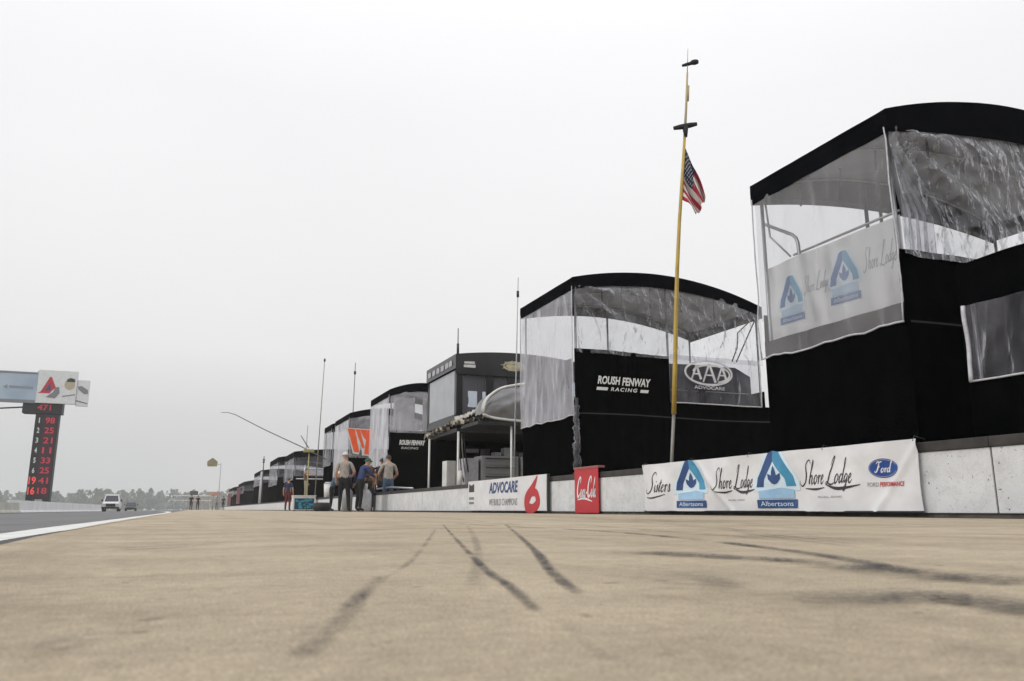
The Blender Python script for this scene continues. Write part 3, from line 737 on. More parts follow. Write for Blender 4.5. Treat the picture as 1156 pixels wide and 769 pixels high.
g.tube([(9.14,10.2,4.30),(9.14,8.0,4.30)], .02, 6)
g.build('bent_rail', M['alu'], root)
for yy, zz in ((9.9,5.38),(9.0,5.36),(8.3,5.36)):
    MB(U).tube([(9.12,yy,zz),(9.10,yy,zz-.32)], .018, 6).build('hanging_strap', M['darkmetal'], root)
for xx in (9.9,11.0,12.1): MB(U).tube([(xx,8.05,vb1(xx)),(xx,8.05,vb1(xx)-.35)], .018, 6).build('hanging_strap', M['darkmetal'], root)
def swag(u, v):
    p = V(9.06,8.06,5.42).lerp(V(9.62,8.12,4.35), min(1, v*1.7)) + V(0,0,-.68*max(0, v-.59)/.41)
    wd = .10+.42*min(1, v*1.6)
    return p + V((u-.5)*wd, .05*math.sin(u*22+v*3)*(.4+v), 0)
MB(U).grid(swag, 40, 20).build('gathered_curtain', M['clearhaze'], root)
MB(U).box(11.0,11.35,10.35,10.7,4.35,4.75,bev=.03).tube([(11.17,10.5,4.75),(11.17,10.5,5.9)], .035, 6).build('monitor_arm', M['darkmetal'], root)

seam = pm('black_seam_tape', (.012,.013,.015), None, 8, rough=.7)
MB(U).grid(lambda u, v: V(lerp(9.02, 13.0, u), 7.90+.01*math.sin(u*9), 2.62+.02*math.sin(u*7)+v*.03), 40, 1).build('drape_seam', seam, root)

# second pit box
root, A2, vb2 = pit_box('pit_box', 'second black pit box behind the yellow flagpole with an oval badge window', 18.35, 21.9, zl=6.13, zp=6.48, zr=5.88, val=.34, vflat=.85,
    near_top=4.22, front_top=2.50, front_clear=2.45, res=.12, near_split=11.85, frontmat='clearhaze', near_mat='clearrough')
g = MB(U)
def aw(u, v):
    s = u*2.95; z = lerp(2.93, 4.25, v)
    return V(11.86+s, 18.29-crumple(s, z, 2.2, .05), z)
g.grid(aw, 44, 22); g.build('window_sheet', M['cleardark'], root)
MB(U).tube([aw(k/16, 0)+V(0,-.01,0) for k in range(17)], .018, 5).tube([aw(1, k/10)+V(0,-.01,0) for k in range(11)], .022, 5).build('window_hem', M['hem'], root)
g = MB(U).grid(lambda u, v: V(11.9+u*3.0, 18.75+.05*math.sin(u*14), lerp(2.9, 4.1-.9*max(0,u-.80)*1.2, v)), 30, 4); g.build('inner_curtain', pm('slate_curtain', (.055,.058,.075), (.10,.105,.125), 4, rough=.8, bump=.4), root)
fr = Fr((9.0, 18.27, 0), (1,0,0), (0,-1,0))
g = MB(U)
text_mb(g, fr, 'ROUSH', .60, 3.30, .68, .22, .03, None, shear=.25, bold=.035); text_mb(g, fr, 'FENWAY', 1.32, 3.29, .88, .22, .03, None, shear=.25, bold=.035)
text_mb(g, fr, 'RACING', .98, 3.13, .80, .10, .03, None, shear=.25, bold=.02, gap=1.3)
g.poly(fr, [(.56,3.14),(.88,3.14),(.91,3.22),(.58,3.22)], .03); g.poly(fr, [(1.86,3.13),(2.1,3.13),(2.13,3.21),(1.88,3.21)], .03)
g.build('team_lettering', M['white'], root)
g = MB(U); cx, cz = 4.0, 3.78
def ring(mb, fr, cx, cy, rx, ry, w, d, a0=0, a1=2*math.pi, n=40):
    mb.ribbon(fr, [(cx+rx*math.cos(lerp(a0,a1,k/n)), cy+ry*math.sin(lerp(a0,a1,k/n)), w) for k in range(n+1)], d, None, 2)
ring(g, fr, cx, cz, .76, .33, .06, .12); ring(g, fr, cx+.08, cz-.02, .60, .24, .05, .125, R(-70), R(170))
for dx, sc_ in ((-.42,.75),(.0,1.0),(.42,.75)):
    hh = .26*sc_
    g.ribbon(fr, [(cx+dx-.2*sc_, cz-hh, .05),(cx+dx+.02, cz+hh, .06)], .13, None, 1); g.ribbon(fr, [(cx+dx+.02, cz+hh, .07),(cx+dx+.2*sc_, cz-hh, .08)], .134, None, 1)
    g.ribbon(fr, [(cx+dx-.12*sc_, cz-hh*.25, .04),(cx+dx+.12*sc_, cz-hh*.25, .04)], .137, None, 1)
text_mb(g, fr, 'ADVOCARE', cx-.5, cz-.46, 1.0, .09, .13, None, bold=.01)
g.build('oval_badge', pm('white_window_print', (.72,.72,.74), (.5,.5,.53), 6), root)
g = MB(U)
for (a, b, r_, z0, z1) in ((3.72,.2,.06,3.0,3.45),(4.1,.25,.10,2.95,3.5)): g.tube([(9+a,18.9-b,z0),(9+a,18.9-b,z1)], r_, 8)
g.build('headset_stand', M['rubber'], root)
fr2 = Fr((9.03, 21.7, 2.5), (0,-1,0), (-1,0,0))
ib = sheet(fr2, 3.1, 1.5, pm('slate_banner', (.13,.13,.16), (.19,.19,.23), 3), 10, 6).build('inner_banner', None, root)
g = text_mb(MB(U), fr2, 'MATTA', .4, .7, 2.6, .55, .006, M['blackink'], bold=.02); g.build('banner_print', None, ib)
pts_ = []; rr_l = []
for k in range(34):
    f = k/33; pts_.append((8.96+.05*fbm(f*9, 1.1), 18.22+.04*fbm(f*9, 4.4), .95+1.75*f)); rr_l.append(.06+.09*abs(fbm(f*11, 7.7)))
MB(U).tube(pts_, rr_l, 12).build('rolled_curtain', M['cleardark'], root)
MB(U).tube([(8.99,18.25,.9),(8.99,18.25,2.9)], .045, 8).build('curtain_core', M['darkmetal'], root)
MB(U).box(8.9, 9.06, 18.12, 18.38, .4, 1.0, bev=.03).build('bundle_base', M['darkmetal'], root)
for xx in (9.9, 10.5, 11.4, 12.4, 13.5): MB(U).tube([(xx,18.45,vb2(xx)),(xx,18.45,vb2(xx)-.55)], .016, 6).build('hanging_strap', M['darkmetal'], root)
g = MB(U).tube([(14.85,18.35,5.6),(14.2,18.35,5.05),(14.15,18.35,4.6),(13.95,18.35,4.2)], .018, 6).tube([(14.9,18.35,5.6),(14.1,18.35,4.2)], .018, 6); g.build('side_brace', M['darkmetal'], root)

MB(U).grid(lambda u, v: V(lerp(9.02, 15.5, u), 18.325+fold(u*6.5, 1.6, 1.3, .012)-.03, 2.50+.02*math.sin(u*7)+v*.035), 60, 1).build('drape_seam', seam, root)
# fourth pit box (after the hard sided one) and those beyond
root, A4, vb4 = pit_box('pit_box', 'third soft sided black pit box with white lettering on its dark side', 39.6, 44.1, zl=6.07, zp=6.5, zr=5.9, val=.36, vflat=.8, Wd=4.1,
    near_top=4.0, front_top=2.5, front_clear=2.3, res=.3, near_mat='clearhaze', frontmat='clearhaze')
fr = Fr((9.0, 39.5, 0), (1,0,0), (0,-1,0))
g = MB(U); text_mb(g, fr, 'ROUSH FENWAY', .5, 3.28, 1.35, .26, .03, None, shear=.25, bold=.05); text_mb(g, fr, 'RACING', .6, 3.08, .9, .11, .03, None, shear=.25)
g.build('team_lettering', M['white'], root)
for xa, xb in ((9.25,10.35),(10.75,11.3),(11.7,12.9)):
    MB(U).grid(lambda u, v: V(lerp(xa, xb, u), 39.85+.07*math.sin(u*22+xa), lerp(3.6, 5.75, v)), 30, 4).build('inner_curtain', M['thinbanner'], root)
root, A5, vb5 = pit_box('pit_box', 'black pit box beyond the crew with a big orange letter banner', 50.7, 56.1, zl=6.1, zp=6.5, zr=5.9, val=.36, vflat=.8, Wd=5.5,
    near_top=3.4, front_top=2.4, front_clear=2.2, res=.3, near_mat='clearhaze', frontmat='clearhaze')
fr = Fr((8.75, 50.5, 3.4), (1,0,0), (0,-1,0))
g = MB(U)
wp = [(0,1.75),(1.85,1.68),(1.75,.0),(1.05,.05),(.95,.75),(.85,.10),(.45,.16)]
g.poly(fr, wp, .0, M['whitefabric'])
g.poly(fr, [(.06,1.70),(.52,1.68),(.86,.22),(.52,.24)], .01, M['orange'])
g.poly(fr, [(1.32,1.66),(1.78,1.62),(1.68,.07),(1.16,.12)], .01, M['orange'])
g.poly(fr, [(.56,1.68),(.84,1.67),(1.18,.55),(1.05,.45)], .01, M['orange']); g.poly(fr, [(.84,1.67),(1.30,1.65),(1.26,1.0),(1.08,1.2)], .01, M['orange'])
g.build('orange_letter_banner', None, root)
pit_box('pit_box', 'narrow black pit box half hidden left of the orange letter banner', 57.6, 61.0, zl=6.08, zp=6.4, zr=5.9, val=.4, vflat=.8, Wd=4.5, near_top=3.4, front_top=3.3, front_clear=3.2, res=.5, near_mat='cleardark', frontmat='cleardark')
r7, _, _ = pit_box('pit_box', 'low wide black pit box with silver rails behind the yellow boom mast', 80, 88, zl=5.6, zp=5.95, zr=5.6, val=.6, vflat=.9, Wd=9.5, near_top=3.3, front_top=3.0, front_clear=2.9, res=.8, near_mat='cleardark', frontmat='cleardark')
g = MB(U)
for z in (3.0, 4.0): g.tube([(9.2,79.8,z),(17,79.8,z)], .07, 6)
for x in (10,12.4,14.8,17): g.tube([(x,79.8,2.9),(x,79.8,4.3)], .12, 6)
g.build('deck_rail', M['alu'], r7)
pit_box('pit_box', 'black pit box with a pale clear wall left of the low wide one', 96, 106, zl=6.0, zp=6.3, zr=5.9, val=.6, vflat=.9, Wd=6.5, near_top=3.8, front_top=3.0, front_clear=2.9, res=1, near_mat='cleardark', frontmat='cleardark')
pit_box('pit_box', 'dark pit box carrying a pale post on its near corner', 121, 133, zl=5.6, zp=5.9, zr=5.5, val=.6, vflat=.9, Wd=6.5, near_top=4.0, front_top=3.6, front_clear=3.5, res=1, near_mat='cleardark', frontmat='cleardark')
mar = pm('maroon_fabric', (.10,.02,.035), (.16,.05,.07), 2, rough=.8)
r10, A10, _ = pit_box('pit_box', 'second farthest pit box with maroon cloth on its front', 160, 178, zl=5.2, zp=5.7, zr=5.2, val=.7, vflat=.9, Wd=8, near_top=3.6, front_top=3.2, front_clear=3.1, res=1.5, near_mat='cleardark', frontmat='cleardark')
MB(U).grid(lambda u, v: V(8.7-.2*math.sin(u*9), 176-u*12, 1.2+v*3.2), 12, 3).build('front_cloth', mar, r10)
r11, A11, _ = pit_box('pit_box', 'farthest pit box in the row, tinted maroon and grey', 200, 222, zl=5.2, zp=5.7, zr=5.2, val=.7, vflat=.9, Wd=8, near_top=3.6, front_top=3.2, front_clear=3.1, res=1.5, near_mat='cleardark', frontmat='cleardark')
MB(U).grid(lambda u, v: V(8.7-.2*math.sin(u*9), 220-u*18, 1.0+v*3.0), 12, 3).build('front_cloth', mar, r11)

# ------------------------------------------------------------------ hard sided pit box
X0, X1, Y0, Y1 = 9.0, 14.6, 28.5, 32.5
A3 = arch_fn(X0, X1, 5.86, 6.05, 5.75)
t = thing('hardside_pit_box', 'glossy black hard sided pit box with windows and a gold badge', 'pit box', ((X0+X1)/2, 30.5, 0), s=U)
gloss = pm('gloss_black_panel', (.010,.010,.011), (.016,.016,.017), 4, rough=.28)
g = MB(U).grid(lambda u, v: V(lerp(X0-.06, X1+.06, u), lerp(Y0-.06, Y1+.06, v), A3(lerp(X0, X1, u))+.04), 24, 3)
g.grid(lambda u, v: V(lerp(X0-.06, X1+.06, u), Y0-.06, lerp(5.14, A3(lerp(X0, X1, u))+.04, v)), 24, 2)
g.grid(lambda u, v: V(X0-.06, lerp(Y1+.06, Y0-.06, u), lerp(5.35, A3(X0)+.04, v)), 6, 2)
g.grid(lambda u, v: V(lerp(X0-.06, X1+.06, u), Y1+.06, lerp(5.14, A3(lerp(X0, X1, u))+.04, v)), 24, 2)
g.grid(lambda u, v: V(X1+.06, lerp(Y1+.06, Y0-.06, u), lerp(5.35, A3(X1)+.04, v)), 6, 2)
g.build('roof', gloss, t)
for xx, yy in ((X0+.12, Y0+.1), (X0+.12, Y1-.1), (X1-.1, Y0+.1), (X1-.1, Y1-.1), (10.35, Y0+.08), (11.2, Y0+.08), (12.9, Y0+.08)):
    MB(U).box(xx-.12, xx+.12, yy-.08, yy+.08, 3.5, 5.5).build('window_post', gloss, t)
MB(U).box(X0, X1, Y0, Y0+.08, 3.3, 3.62).box(X0, X0+.08, Y0+.08, Y1, 3.3, 3.6).box(X0, X1, Y1-.08, Y1, 3.3, 4.42).box(X0, 9.6, Y1-.08, Y1, 4.42, 5.5).box(10.45, 10.76, Y1-.08, Y1, 4.42, 5.5).box(11.2, 11.42, Y1-.08, Y1, 4.42, 5.5).box(12.25, 12.9, Y1-.08, Y1, 4.42, 5.5).box(13.4, X1, Y1-.08, Y1, 4.42, 5.5).build('sill_panel', gloss, t)
MB(U).box(X0+.02, X0+.05, Y0+.32, Y1-.2, 3.62, 5.32).build('front_window', M['skypane'], t)
wn = vinyl('tinted_glass', tint=(.74,.77,.82), base=.08, streak=.08, scale=1.5, rough=.06, crease=.0)
for xa, xb in ((9.24,10.23), (10.47,11.08), (11.32,12.78), (13.02,14.38)):
    MB(U).box(xa, xb, Y0+.05, Y0+.08, 3.62, 5.2).build('side_window', wn, t)
MB(U).box(X0+.05, X1-.05, Y0+.05, Y1-.05, 2.95, 3.10).build('deck', M['darkmetal'], t)
fr = Fr((X0, Y0-.06, 0), (1,0,0), (0,-1,0))
g = MB(U); ring(g, fr, 2.3, 5.56, .42, .16, .07, .03); ring(g, fr, 2.3, 5.56, .30, .10, .05, .034)
for k in range(9):
    a = R(-60+k*37); g.ribbon(fr, [(2.3+.36*math.cos(a), 5.56+.14*math.sin(a), .06), (2.3+.56*math.cos(a+.2), 5.56+.22*math.sin(a+.2), .02)], .038, None, 2)
g.poly(fr, [(1.98,5.5),(2.6,5.5),(2.66,5.62),(2.04,5.62)], .042)
g.build('round_badge', M['gold'], t)
g = MB(U); g.poly(fr, [(.25,5.40),(.72,5.40),(.72,5.52),(.25,5.50)], .03); g.poly(fr, [(.27,5.54),(.70,5.55),(.68,5.64),(.27,5.62)], .03)
g.build('white_decal', M['whitefabric'], t)
fr = Fr((X0-.06, Y1, 0), (0,-1,0), (-1,0,0))
g = MB(U)
for a in (.25, .9, 1.5, 2.1, 2.7, 3.2): g.poly(fr, [(a,5.5),(a+.42,5.5),(a+.45,5.66),(a+.3,5.74),(a,5.7)], .02)
g.build('front_decal', M['lightgrey'], t)
MB(U).tube([(9.02,28.45,5.9),(9.02,28.45,6.3)], .05, 8).tube([(9.02,28.45,6.3),(9.02,28.45,6.9)], .018, 6).build('roof_antenna', M['darkmetal'], t)
# black back curtain and cabinets below the deck
MB(U).grid(lambda u, v: V(lerp(X0+.3, X1, u), Y1-.3+fold(u*5, v*2, 4.), lerp(0, 2.95, v)), 40, 4).grid(lambda u, v: V(X1-.1+fold(u*5, v*2, 4.), lerp(Y0, Y1, u), lerp(0, 2.95, v)), 30, 4).build('drape', M['black'], t)
for px in (9.1, 12.2): MB(U).tube([(px, Y0, 0), (px, Y0, 2.95)], .045, 8).build('deck_post', M['white'], t)
MB(U).tube([(8.95, 31.9, 0), (8.95, 31.9, 2.95)], .045, 8).build('deck_post', M['white'], t)
cab = MB(U).box(10.1, 11.6, 28.7, 29.6, 1.0, 2.1, bev=.02).build('tool_cabinet', M['toolgrey'], t)
for k in range(3):
    MB(U).box(10.2, 11.5, 28.66, 28.69, 1.08+k*.34, 1.36+k*.34, bev=.004).build('drawer', pm('drawer_front', (.26,.27,.28), None, 6, rough=.3), cab)
    MB(U).box(10.25, 11.45, 28.63, 28.655, 1.30+k*.34, 1.33+k*.34).build('drawer_handle', M['rubber'], cab)
MB(U).box(9.45, 10.0, 28.75, 29.5, .9, 2.0, bev=.03).build('white_locker', M['lightgrey'], t)
MB(U).box(11.75, 12.2, 28.8, 29.5, .9, 2.1, bev=.03).build('white_locker', M['lightgrey'], t)
MB(U).box(9.3, 9.7, 30.6, 31.2, .8, 2.0, bev=.03).build('white_locker', M['whitefabric'], t)
MB(U).tube([(9.15,28.4,.9),(9.17,28.4,1.5)], .09, 8).build('hanging_hose', M['whitefabric'], t)
g = MB(U)
for k in range(6): g.box(9.75, 10.0, 30.0, 30.3, .9+k*.2, 1.05+k*.2)
g.build('wheel_rack', M['rubber'], t)
for k, (xx, zz, hh, m_) in enumerate(((10.25,2.1,.28,'rubber'),(10.7,2.1,.16,'alu'),(11.1,2.1,.34,'toolgrey'),(11.45,2.1,.2,'darkmetal'))):
    MB(U).box(xx, xx+.26, 28.9, 29.3, zz+.003, zz+hh, bev=.03).build('parts_bin', M[m_], t)
for k in range(3):
    MB(U).tube([(9.2+.09*k, 28.7, 2.9), (9.22+.10*k, 28.65, 2.2), (9.3+.12*k, 28.7, 1.5+.1*k), (9.5+.1*k, 28.9, 1.0)], .022, 6).build('air_hose', M[('rubber','steelgrey','rubber')[k]], t)
MB(U).tube([(12.9,29.2,.0),(12.9,29.2,1.9)], .25, 14).build('gas_cylinder', M['toolgrey'], t)
MB(U).box(10.6, 11.15, 32.05, 32.1, 2.45, 2.60).build('rear_plate', M['lightgrey'], t)
MB(U).box(12.3, 13.4, 32.0, 32.05, 1.9, 2.5).build('open_window', M['whitefabric'], t)
MB(U).tube([(12.3,29.0,1.2),(12.35,29.2,1.9)], .1, 8).build('blue_tool_bag', pm('faded_blue_cloth', (.06,.10,.20), None, 5), t)

# silver awning leaning off that box
t = thing('silver_awning', 'bulging silver awning roof with white piping in front of the windowed box', 'awning', (11.6, 26.6, 0), s=U)
def vault(u, v, dz=0.0):      # barrel roof running away from the lane
    a = math.pi*(1-u); x = 11.35 + 2.0*math.cos(a); y = lerp(26.4, 27.3, v)
    return V(x, y, 3.42 + 1.12*math.sin(a)**.8 + dz - .10*math.sin(math.pi*v)*math.sin(a) + .03*fbm(u*7, v*5, 2))
MB(U).grid(vault, 44, 14).build('roof', M['silver'], t)
def endw(u, v):
    p = vault(u, 0); q = V(p.x, 26.4, 3.42 - .22*math.sin(math.pi*u))
    return q.lerp(p, v) + V(0, -.22*math.sin(math.pi*v)*math.sin(math.pi*u) - .05*fbm(u*8, v*5, 3), 0)
MB(U).grid(endw, 44, 16).build('end_panel', M['silver'], t)
g = MB(U).tube([vault(k/30, 0)+V(0,-.03,.02) for k in range(31)], .05, 8).tube([endw(k/24, 0)+V(0,-.03,-.02) for k in range(25)], .055, 8).tube([vault(k/30, .16)+V(0,0,.05) for k in range(31)], .04, 6)
g.build('piping', M['whitefabric'], t)
MB(U).box(9.1, 14.8, 26.3, 28.2, 3.02, 3.14).build('underside', M['darkmetal'], t)
for px, py in ((10.4, 26.4), (14.5, 26.4), (14.5, 28.1)): MB(U).tube([(px, py, 0), (px, py, 3.02)], .04, 8).build('leg', M['white'], t)
t = thing('folded_banner', 'crumpled white and gold cloth bundled along the deck edge', 'cloth', (9.0, 30, 0), s=U)
def bund(p0, p1, wid, seed, amp=.16, mat=None, n=70, m=16):
    p0, p1 = V(*p0), V(*p1); ax = (p1-p0).normalized(); sd = ax.cross(V(0,0,1)).normalized()
    def f(u, v):
        a = (v-.5)*4.0; c = p0.lerp(p1, u)
        w_ = wid*(.75+.4*fbm(u*5, seed))
        k = amp*(fbm(u*8, v*3, seed) + .6*abs(fbm(u*19, v*5, seed+4)) + .35*fbm(u*37, v*9, seed+8))
        return c + sd*(math.sin(a)*w_*.55 + k*.5) + V(0,0,math.cos(a)*w_*.5 + k) + ax*(.1*fbm(u*6, v*6, seed+2))
    return MB(U).grid(f, n, m, smooth=False)
bund((8.95,32.5,3.02), (8.98,28.4,3.26), .19, 2.0, .11).build('printed_cloth', M['goldfabric'], t)
bund((8.98,28.4,3.34), (9.5,27.1,3.62), .16, 8.0, .11).build('white_cloth', M['whitefabric'], t)
bund((9.0,28.3,3.18), (9.75,26.6,3.36), .17, 5.0, .10).build('lower_cloth', M['goldfabric'], t)

# ------------------------------------------------------------------ awning at the right edge
t = thing('side_awning', 'black service awning with a clear side window at the right edge', 'awning', (10, 5.4, 0), s=U)
def ar(u, v):      # roof: from the front edge up to a ridge
    y = lerp(7.1, 3.2, u); x = lerp(9.0, 12.4, v)
    return V(x, y, 3.15 + 1.25*math.sin(v*math.pi/2)*min(1, max(0, u-.08)*2.4)**.8 - .05*math.sin(u*math.pi*3)**2*(1-v) + .02*fbm(u*5, v*5, 1))
MB(U).grid(ar, 40, 20).build('roof', M['roof'], t)
g = MB(U)
zw0, zw1, yw = 1.66, 2.63, 7.05
fx = lambda y, z: 9.0 - .02 - fold(y, z, 2.0, .012)
g.grid(lambda u, v: V(fx(lerp(7.1,3.2,u), v), lerp(7.1,3.2,u), lerp(.05, zw0, v)), 60, 5)
g.grid(lambda u, v: V(fx(lerp(7.1,3.2,u), v), lerp(7.1,3.2,u), lerp(zw1, 3.17+.03*math.sin(u*9), v)), 60, 4)
g.grid(lambda u, v: V(fx(lerp(7.1,yw,u), v), lerp(7.1,yw,u), lerp(zw0, zw1, v)), 3, 4)
g.grid(lambda u, v: V(lerp(9.0,12.4,u), 7.1+.02*math.sin(u*20), lerp(.05, ar(0, u).z, v)), 30, 4)
g.build('drape', M['black'], t)
def sw(u, v): return V(8.985 - crumple(u*3.8, v, 5, .05), lerp(yw, 3.25, u), lerp(zw0, zw1, v))
MB(U).grid(sw, 90, 26).build('window_sheet', M['cleardark'], t)
MB(U).tube([sw(k/20, 0)+V(-.01,0,0) for k in range(21)], .014, 5).tube([sw(.004, k/10)+V(-.01,0,0) for k in range(11)], .03, 5).build('window_hem', M['hem'], t)
for yy in (7.0, 5.2, 3.3): MB(U).tube([(9.08, yy, 0), (9.08, yy, 3.1)], .03, 8).build('leg', M['alu'], t)
MB(U).grid(lambda u, v: V(10.2+.08*math.sin(u*12), lerp(7, 3.2, u), lerp(.1, 2.3+.5*fbm(u*3, 2, 1), v)), 40, 6).build('inner_cloth', pm('charcoal_cloth', (.05,.05,.056), (.09,.09,.10), 3, rough=.9, bump=.6), t)

# ------------------------------------------------------------------ poles
t = thing('flag_pole', 'tall yellow pole with two black antenna bars leaning beside the second pit box', 'pole', (8.86, 13.95, 0), s=U)
b0, b1 = V(8.86, 13.95, 0), V(9.33, 13.2, 9.9)
def pp(z): return b0.lerp(b1, z/9.9) + V(.03*math.sin(z*.9), 0, 0)
MB(U).tube([pp(z) for z in (2.0,3,4,5,6,7,7.9)], [.05,.048,.045,.042,.038,.034,.03], 10).build('upper_tube', M['yellow'], t)
MB(U).tube([pp(0), pp(1), pp(2.05)], .034, 10).build('lower_tube', M['steelgrey'], t)
MB(U).tube([pp(7.85), pp(8.6), pp(9.4)], [.03,.026,.02], 8).tube([pp(9.4), pp(9.95)], [.01,.006], 6).tube([pp(8.75)+V(.03,0,0), pp(9.1)+V(.03,0,0)], .03, 8).build('tip_rod', pm('pale_fibreglass', (.45,.38,.22), None, 8), t)
c = pp(8.17)
def bar(mb, c, L, h, tilt):
    r = V(.93, -.36, 0); a = c - r*L*.5 + V(0,0,-tilt); b = c + r*L*.5 + V(0,0,tilt)
    mb.tube([a, a.lerp(b,.3), a.lerp(b,.7), b], [h*.7,h,h,h*.7], 8)
g = MB(U); bar(g, c, .50, .06, .05); g.tube([c, c+V(0,0,-.25)], [.07,.035], 8); g.build('lower_bar', M['rubber'], t)
c = pp(9.62); g = MB(U); bar(g, c+V(.06,0,0), .34, .04, .05); bar(g, c+V(.16,-.03,.04), .16, .06, .01); g.build('upper_bar', M['rubber'], t)
t = thing('american_flag', 'small red, white and blue stripes and stars flag hanging from the yellow pole', 'flag', pp(7.68), s=U)
top = pp(7.68); HO = 1.15
rr_ = V(.93,-.36,0); nn_ = V(-.36,-.93,0)
def fl(u, v, off=0.0):       # u along the fly, v up the hoist (1 = top); limp, its fly end sagging beside the pole
    a = pp(7.68 - (1-v)*HO) + V(.03,0,0)
    up_ = rr_*(.40*u**.85) + V(0,0,-1.12*u); lo_ = rr_*(.30*u) + V(0,0,-.36*u)
    k = (.09*math.sin(v*11+u*2.0) + .05*math.sin(v*23+u*5))*min(1, u*3)
    return a + lo_.lerp(up_, v) + rr_*(.035*math.sin(v*13+u*4)*u) + nn_*(k+off)
fr_, fw_, fb_ = pm('flag_red', (.42,.03,.05), None, 9, rough=.8), pm('flag_white', (.70,.68,.66), None, 9, rough=.8), pm('flag_blue', (.015,.022,.07), None, 9, rough=.8)
g = MB(U); NU = 40
for i in range(NU):
    for j in range(26):
        st = j//2
        m_ = fb_ if (st >= 6 and i < NU*.42) else (fr_ if st % 2 == 0 else fw_)
        g.add([fl(i/NU, j/26), fl((i+1)/NU, j/26), fl((i+1)/NU, (j+1)/26), fl(i/NU, (j+1)/26)], [(0,1,2,3)], m_, True)
g.build('flag_cloth', None, t)
g = MB(U)
for r in range(9):
    for c_ in range(6 if r % 2 == 0 else 5):
        u0 = (.035 + .07*c_ + (0 if r % 2 == 0 else .035)); v0 = 6/13 + 7/13*(r+.6)/9.3
        for off in (.006, -.006):
            P = [fl(u0 + .018*math.cos(a)*q, v0 + .024*math.sin(a)*q, off) for k in range(10) for a, q in ((math.pi/2+k*math.pi/5, 1 if k % 2 == 0 else .42),)]
            g.add(P, [tuple(range(10))])
g.build('stars', fw_, t)

def mast(name, label, x, y, z0, z1, r, mat, lean=(0,0), group=None, knob=None):
    t = thing(name, label, 'antenna', (x, y, 0), group, s=U)
    MB(U).tube([(x,y,0),(x+lean[0]*.5,y+lean[1]*.5,z1*.5),(x+lean[0],y+lean[1],z1)], [r,r*.9,r*.6], 8).build('rod', mat, t)
    g = MB(U); 
    for kz in (knob or ()): g.tube([(x+lean[0]*kz/z1, y+lean[1]*kz/z1, kz-.10), (x+lean[0]*kz/z1, y+lean[1]*kz/z1, kz+.10)], r*1.7, 8)
    if knob: g.build('collar', M['darkmetal'], t)
    return t
mast('radio_mast', 'pale rod antenna rising in front of the gold badge', 9.2, 23.2, 0, 7.45, .026, M['lightgrey'], (.1,-.2), knob=(6.9,))
mast('radio_mast', 'tallest thin grey mast above the yellow boom mast', 9.2, 66.6, 0, 12.4, .045, M['steelgrey'], (.2,-.6), knob=(12.2,))
mast('radio_mast', 'thin grey mast behind the orange letter banner', 9.6, 53.5, 0, 9.9, .045, M['steelgrey'], (.1,.1), knob=(9.2,))
mast('radio_mast', 'pale post standing beside the dark far pit box', 9.0, 119.5, 0, 5.4, .22, M['lightgrey'])
mast('radio_mast', 'slim grey mast above the low wide pit box', 10.5, 84, 0, 8.6, .05, M['steelgrey'], (.1,.2))
mast('radio_mast', 'short dark mast standing before the far dark pit box', 9.0, 117, 0, 7.4, .09, M['darkmetal'], knob=(6.6,6.9))

# long sign boom over the lane
paley = pm('pale_yellow_paint', (.42,.38,.14), (.34,.31,.14), 6)
t = thing('sign_boom', 'long thin boom with drooping tip reaching over the lane from a yellow mast', 'boom', (7.7, 60, 0), s=U)
MB(U).tube([(1.5,60,6.85),(2.0,60,6.86),(2.5,60,6.72),(4.5,60,5.75),(7.5,60,4.45),(9.6,60,3.4)], [.02,.025,.03,.035,.04,.045], 8).build('boom_arm', M['steelgrey'], t)
MB(U).tube([(7.75,60,.0),(7.75,60,4.4)], .05, 8).build('mast_tube', paley, t)
MB(U).box(7.35,8.1,59.8,60.2,4.2,4.42,bev=.05).build('pivot_block', paley, t)
MB(U).tube([(7.1,60,5.4),(7.7,60,4.5)], .04, 6).build('stay', M['steelgrey'], t)
for a in range(3):
    an = a*2.1+.4; MB(U).tube([(7.75,60,.9),(7.75+1.0*math.cos(an),60+1.0*math.sin(an),0.03)], .03, 6).build('leg', M['darkmetal'], t)

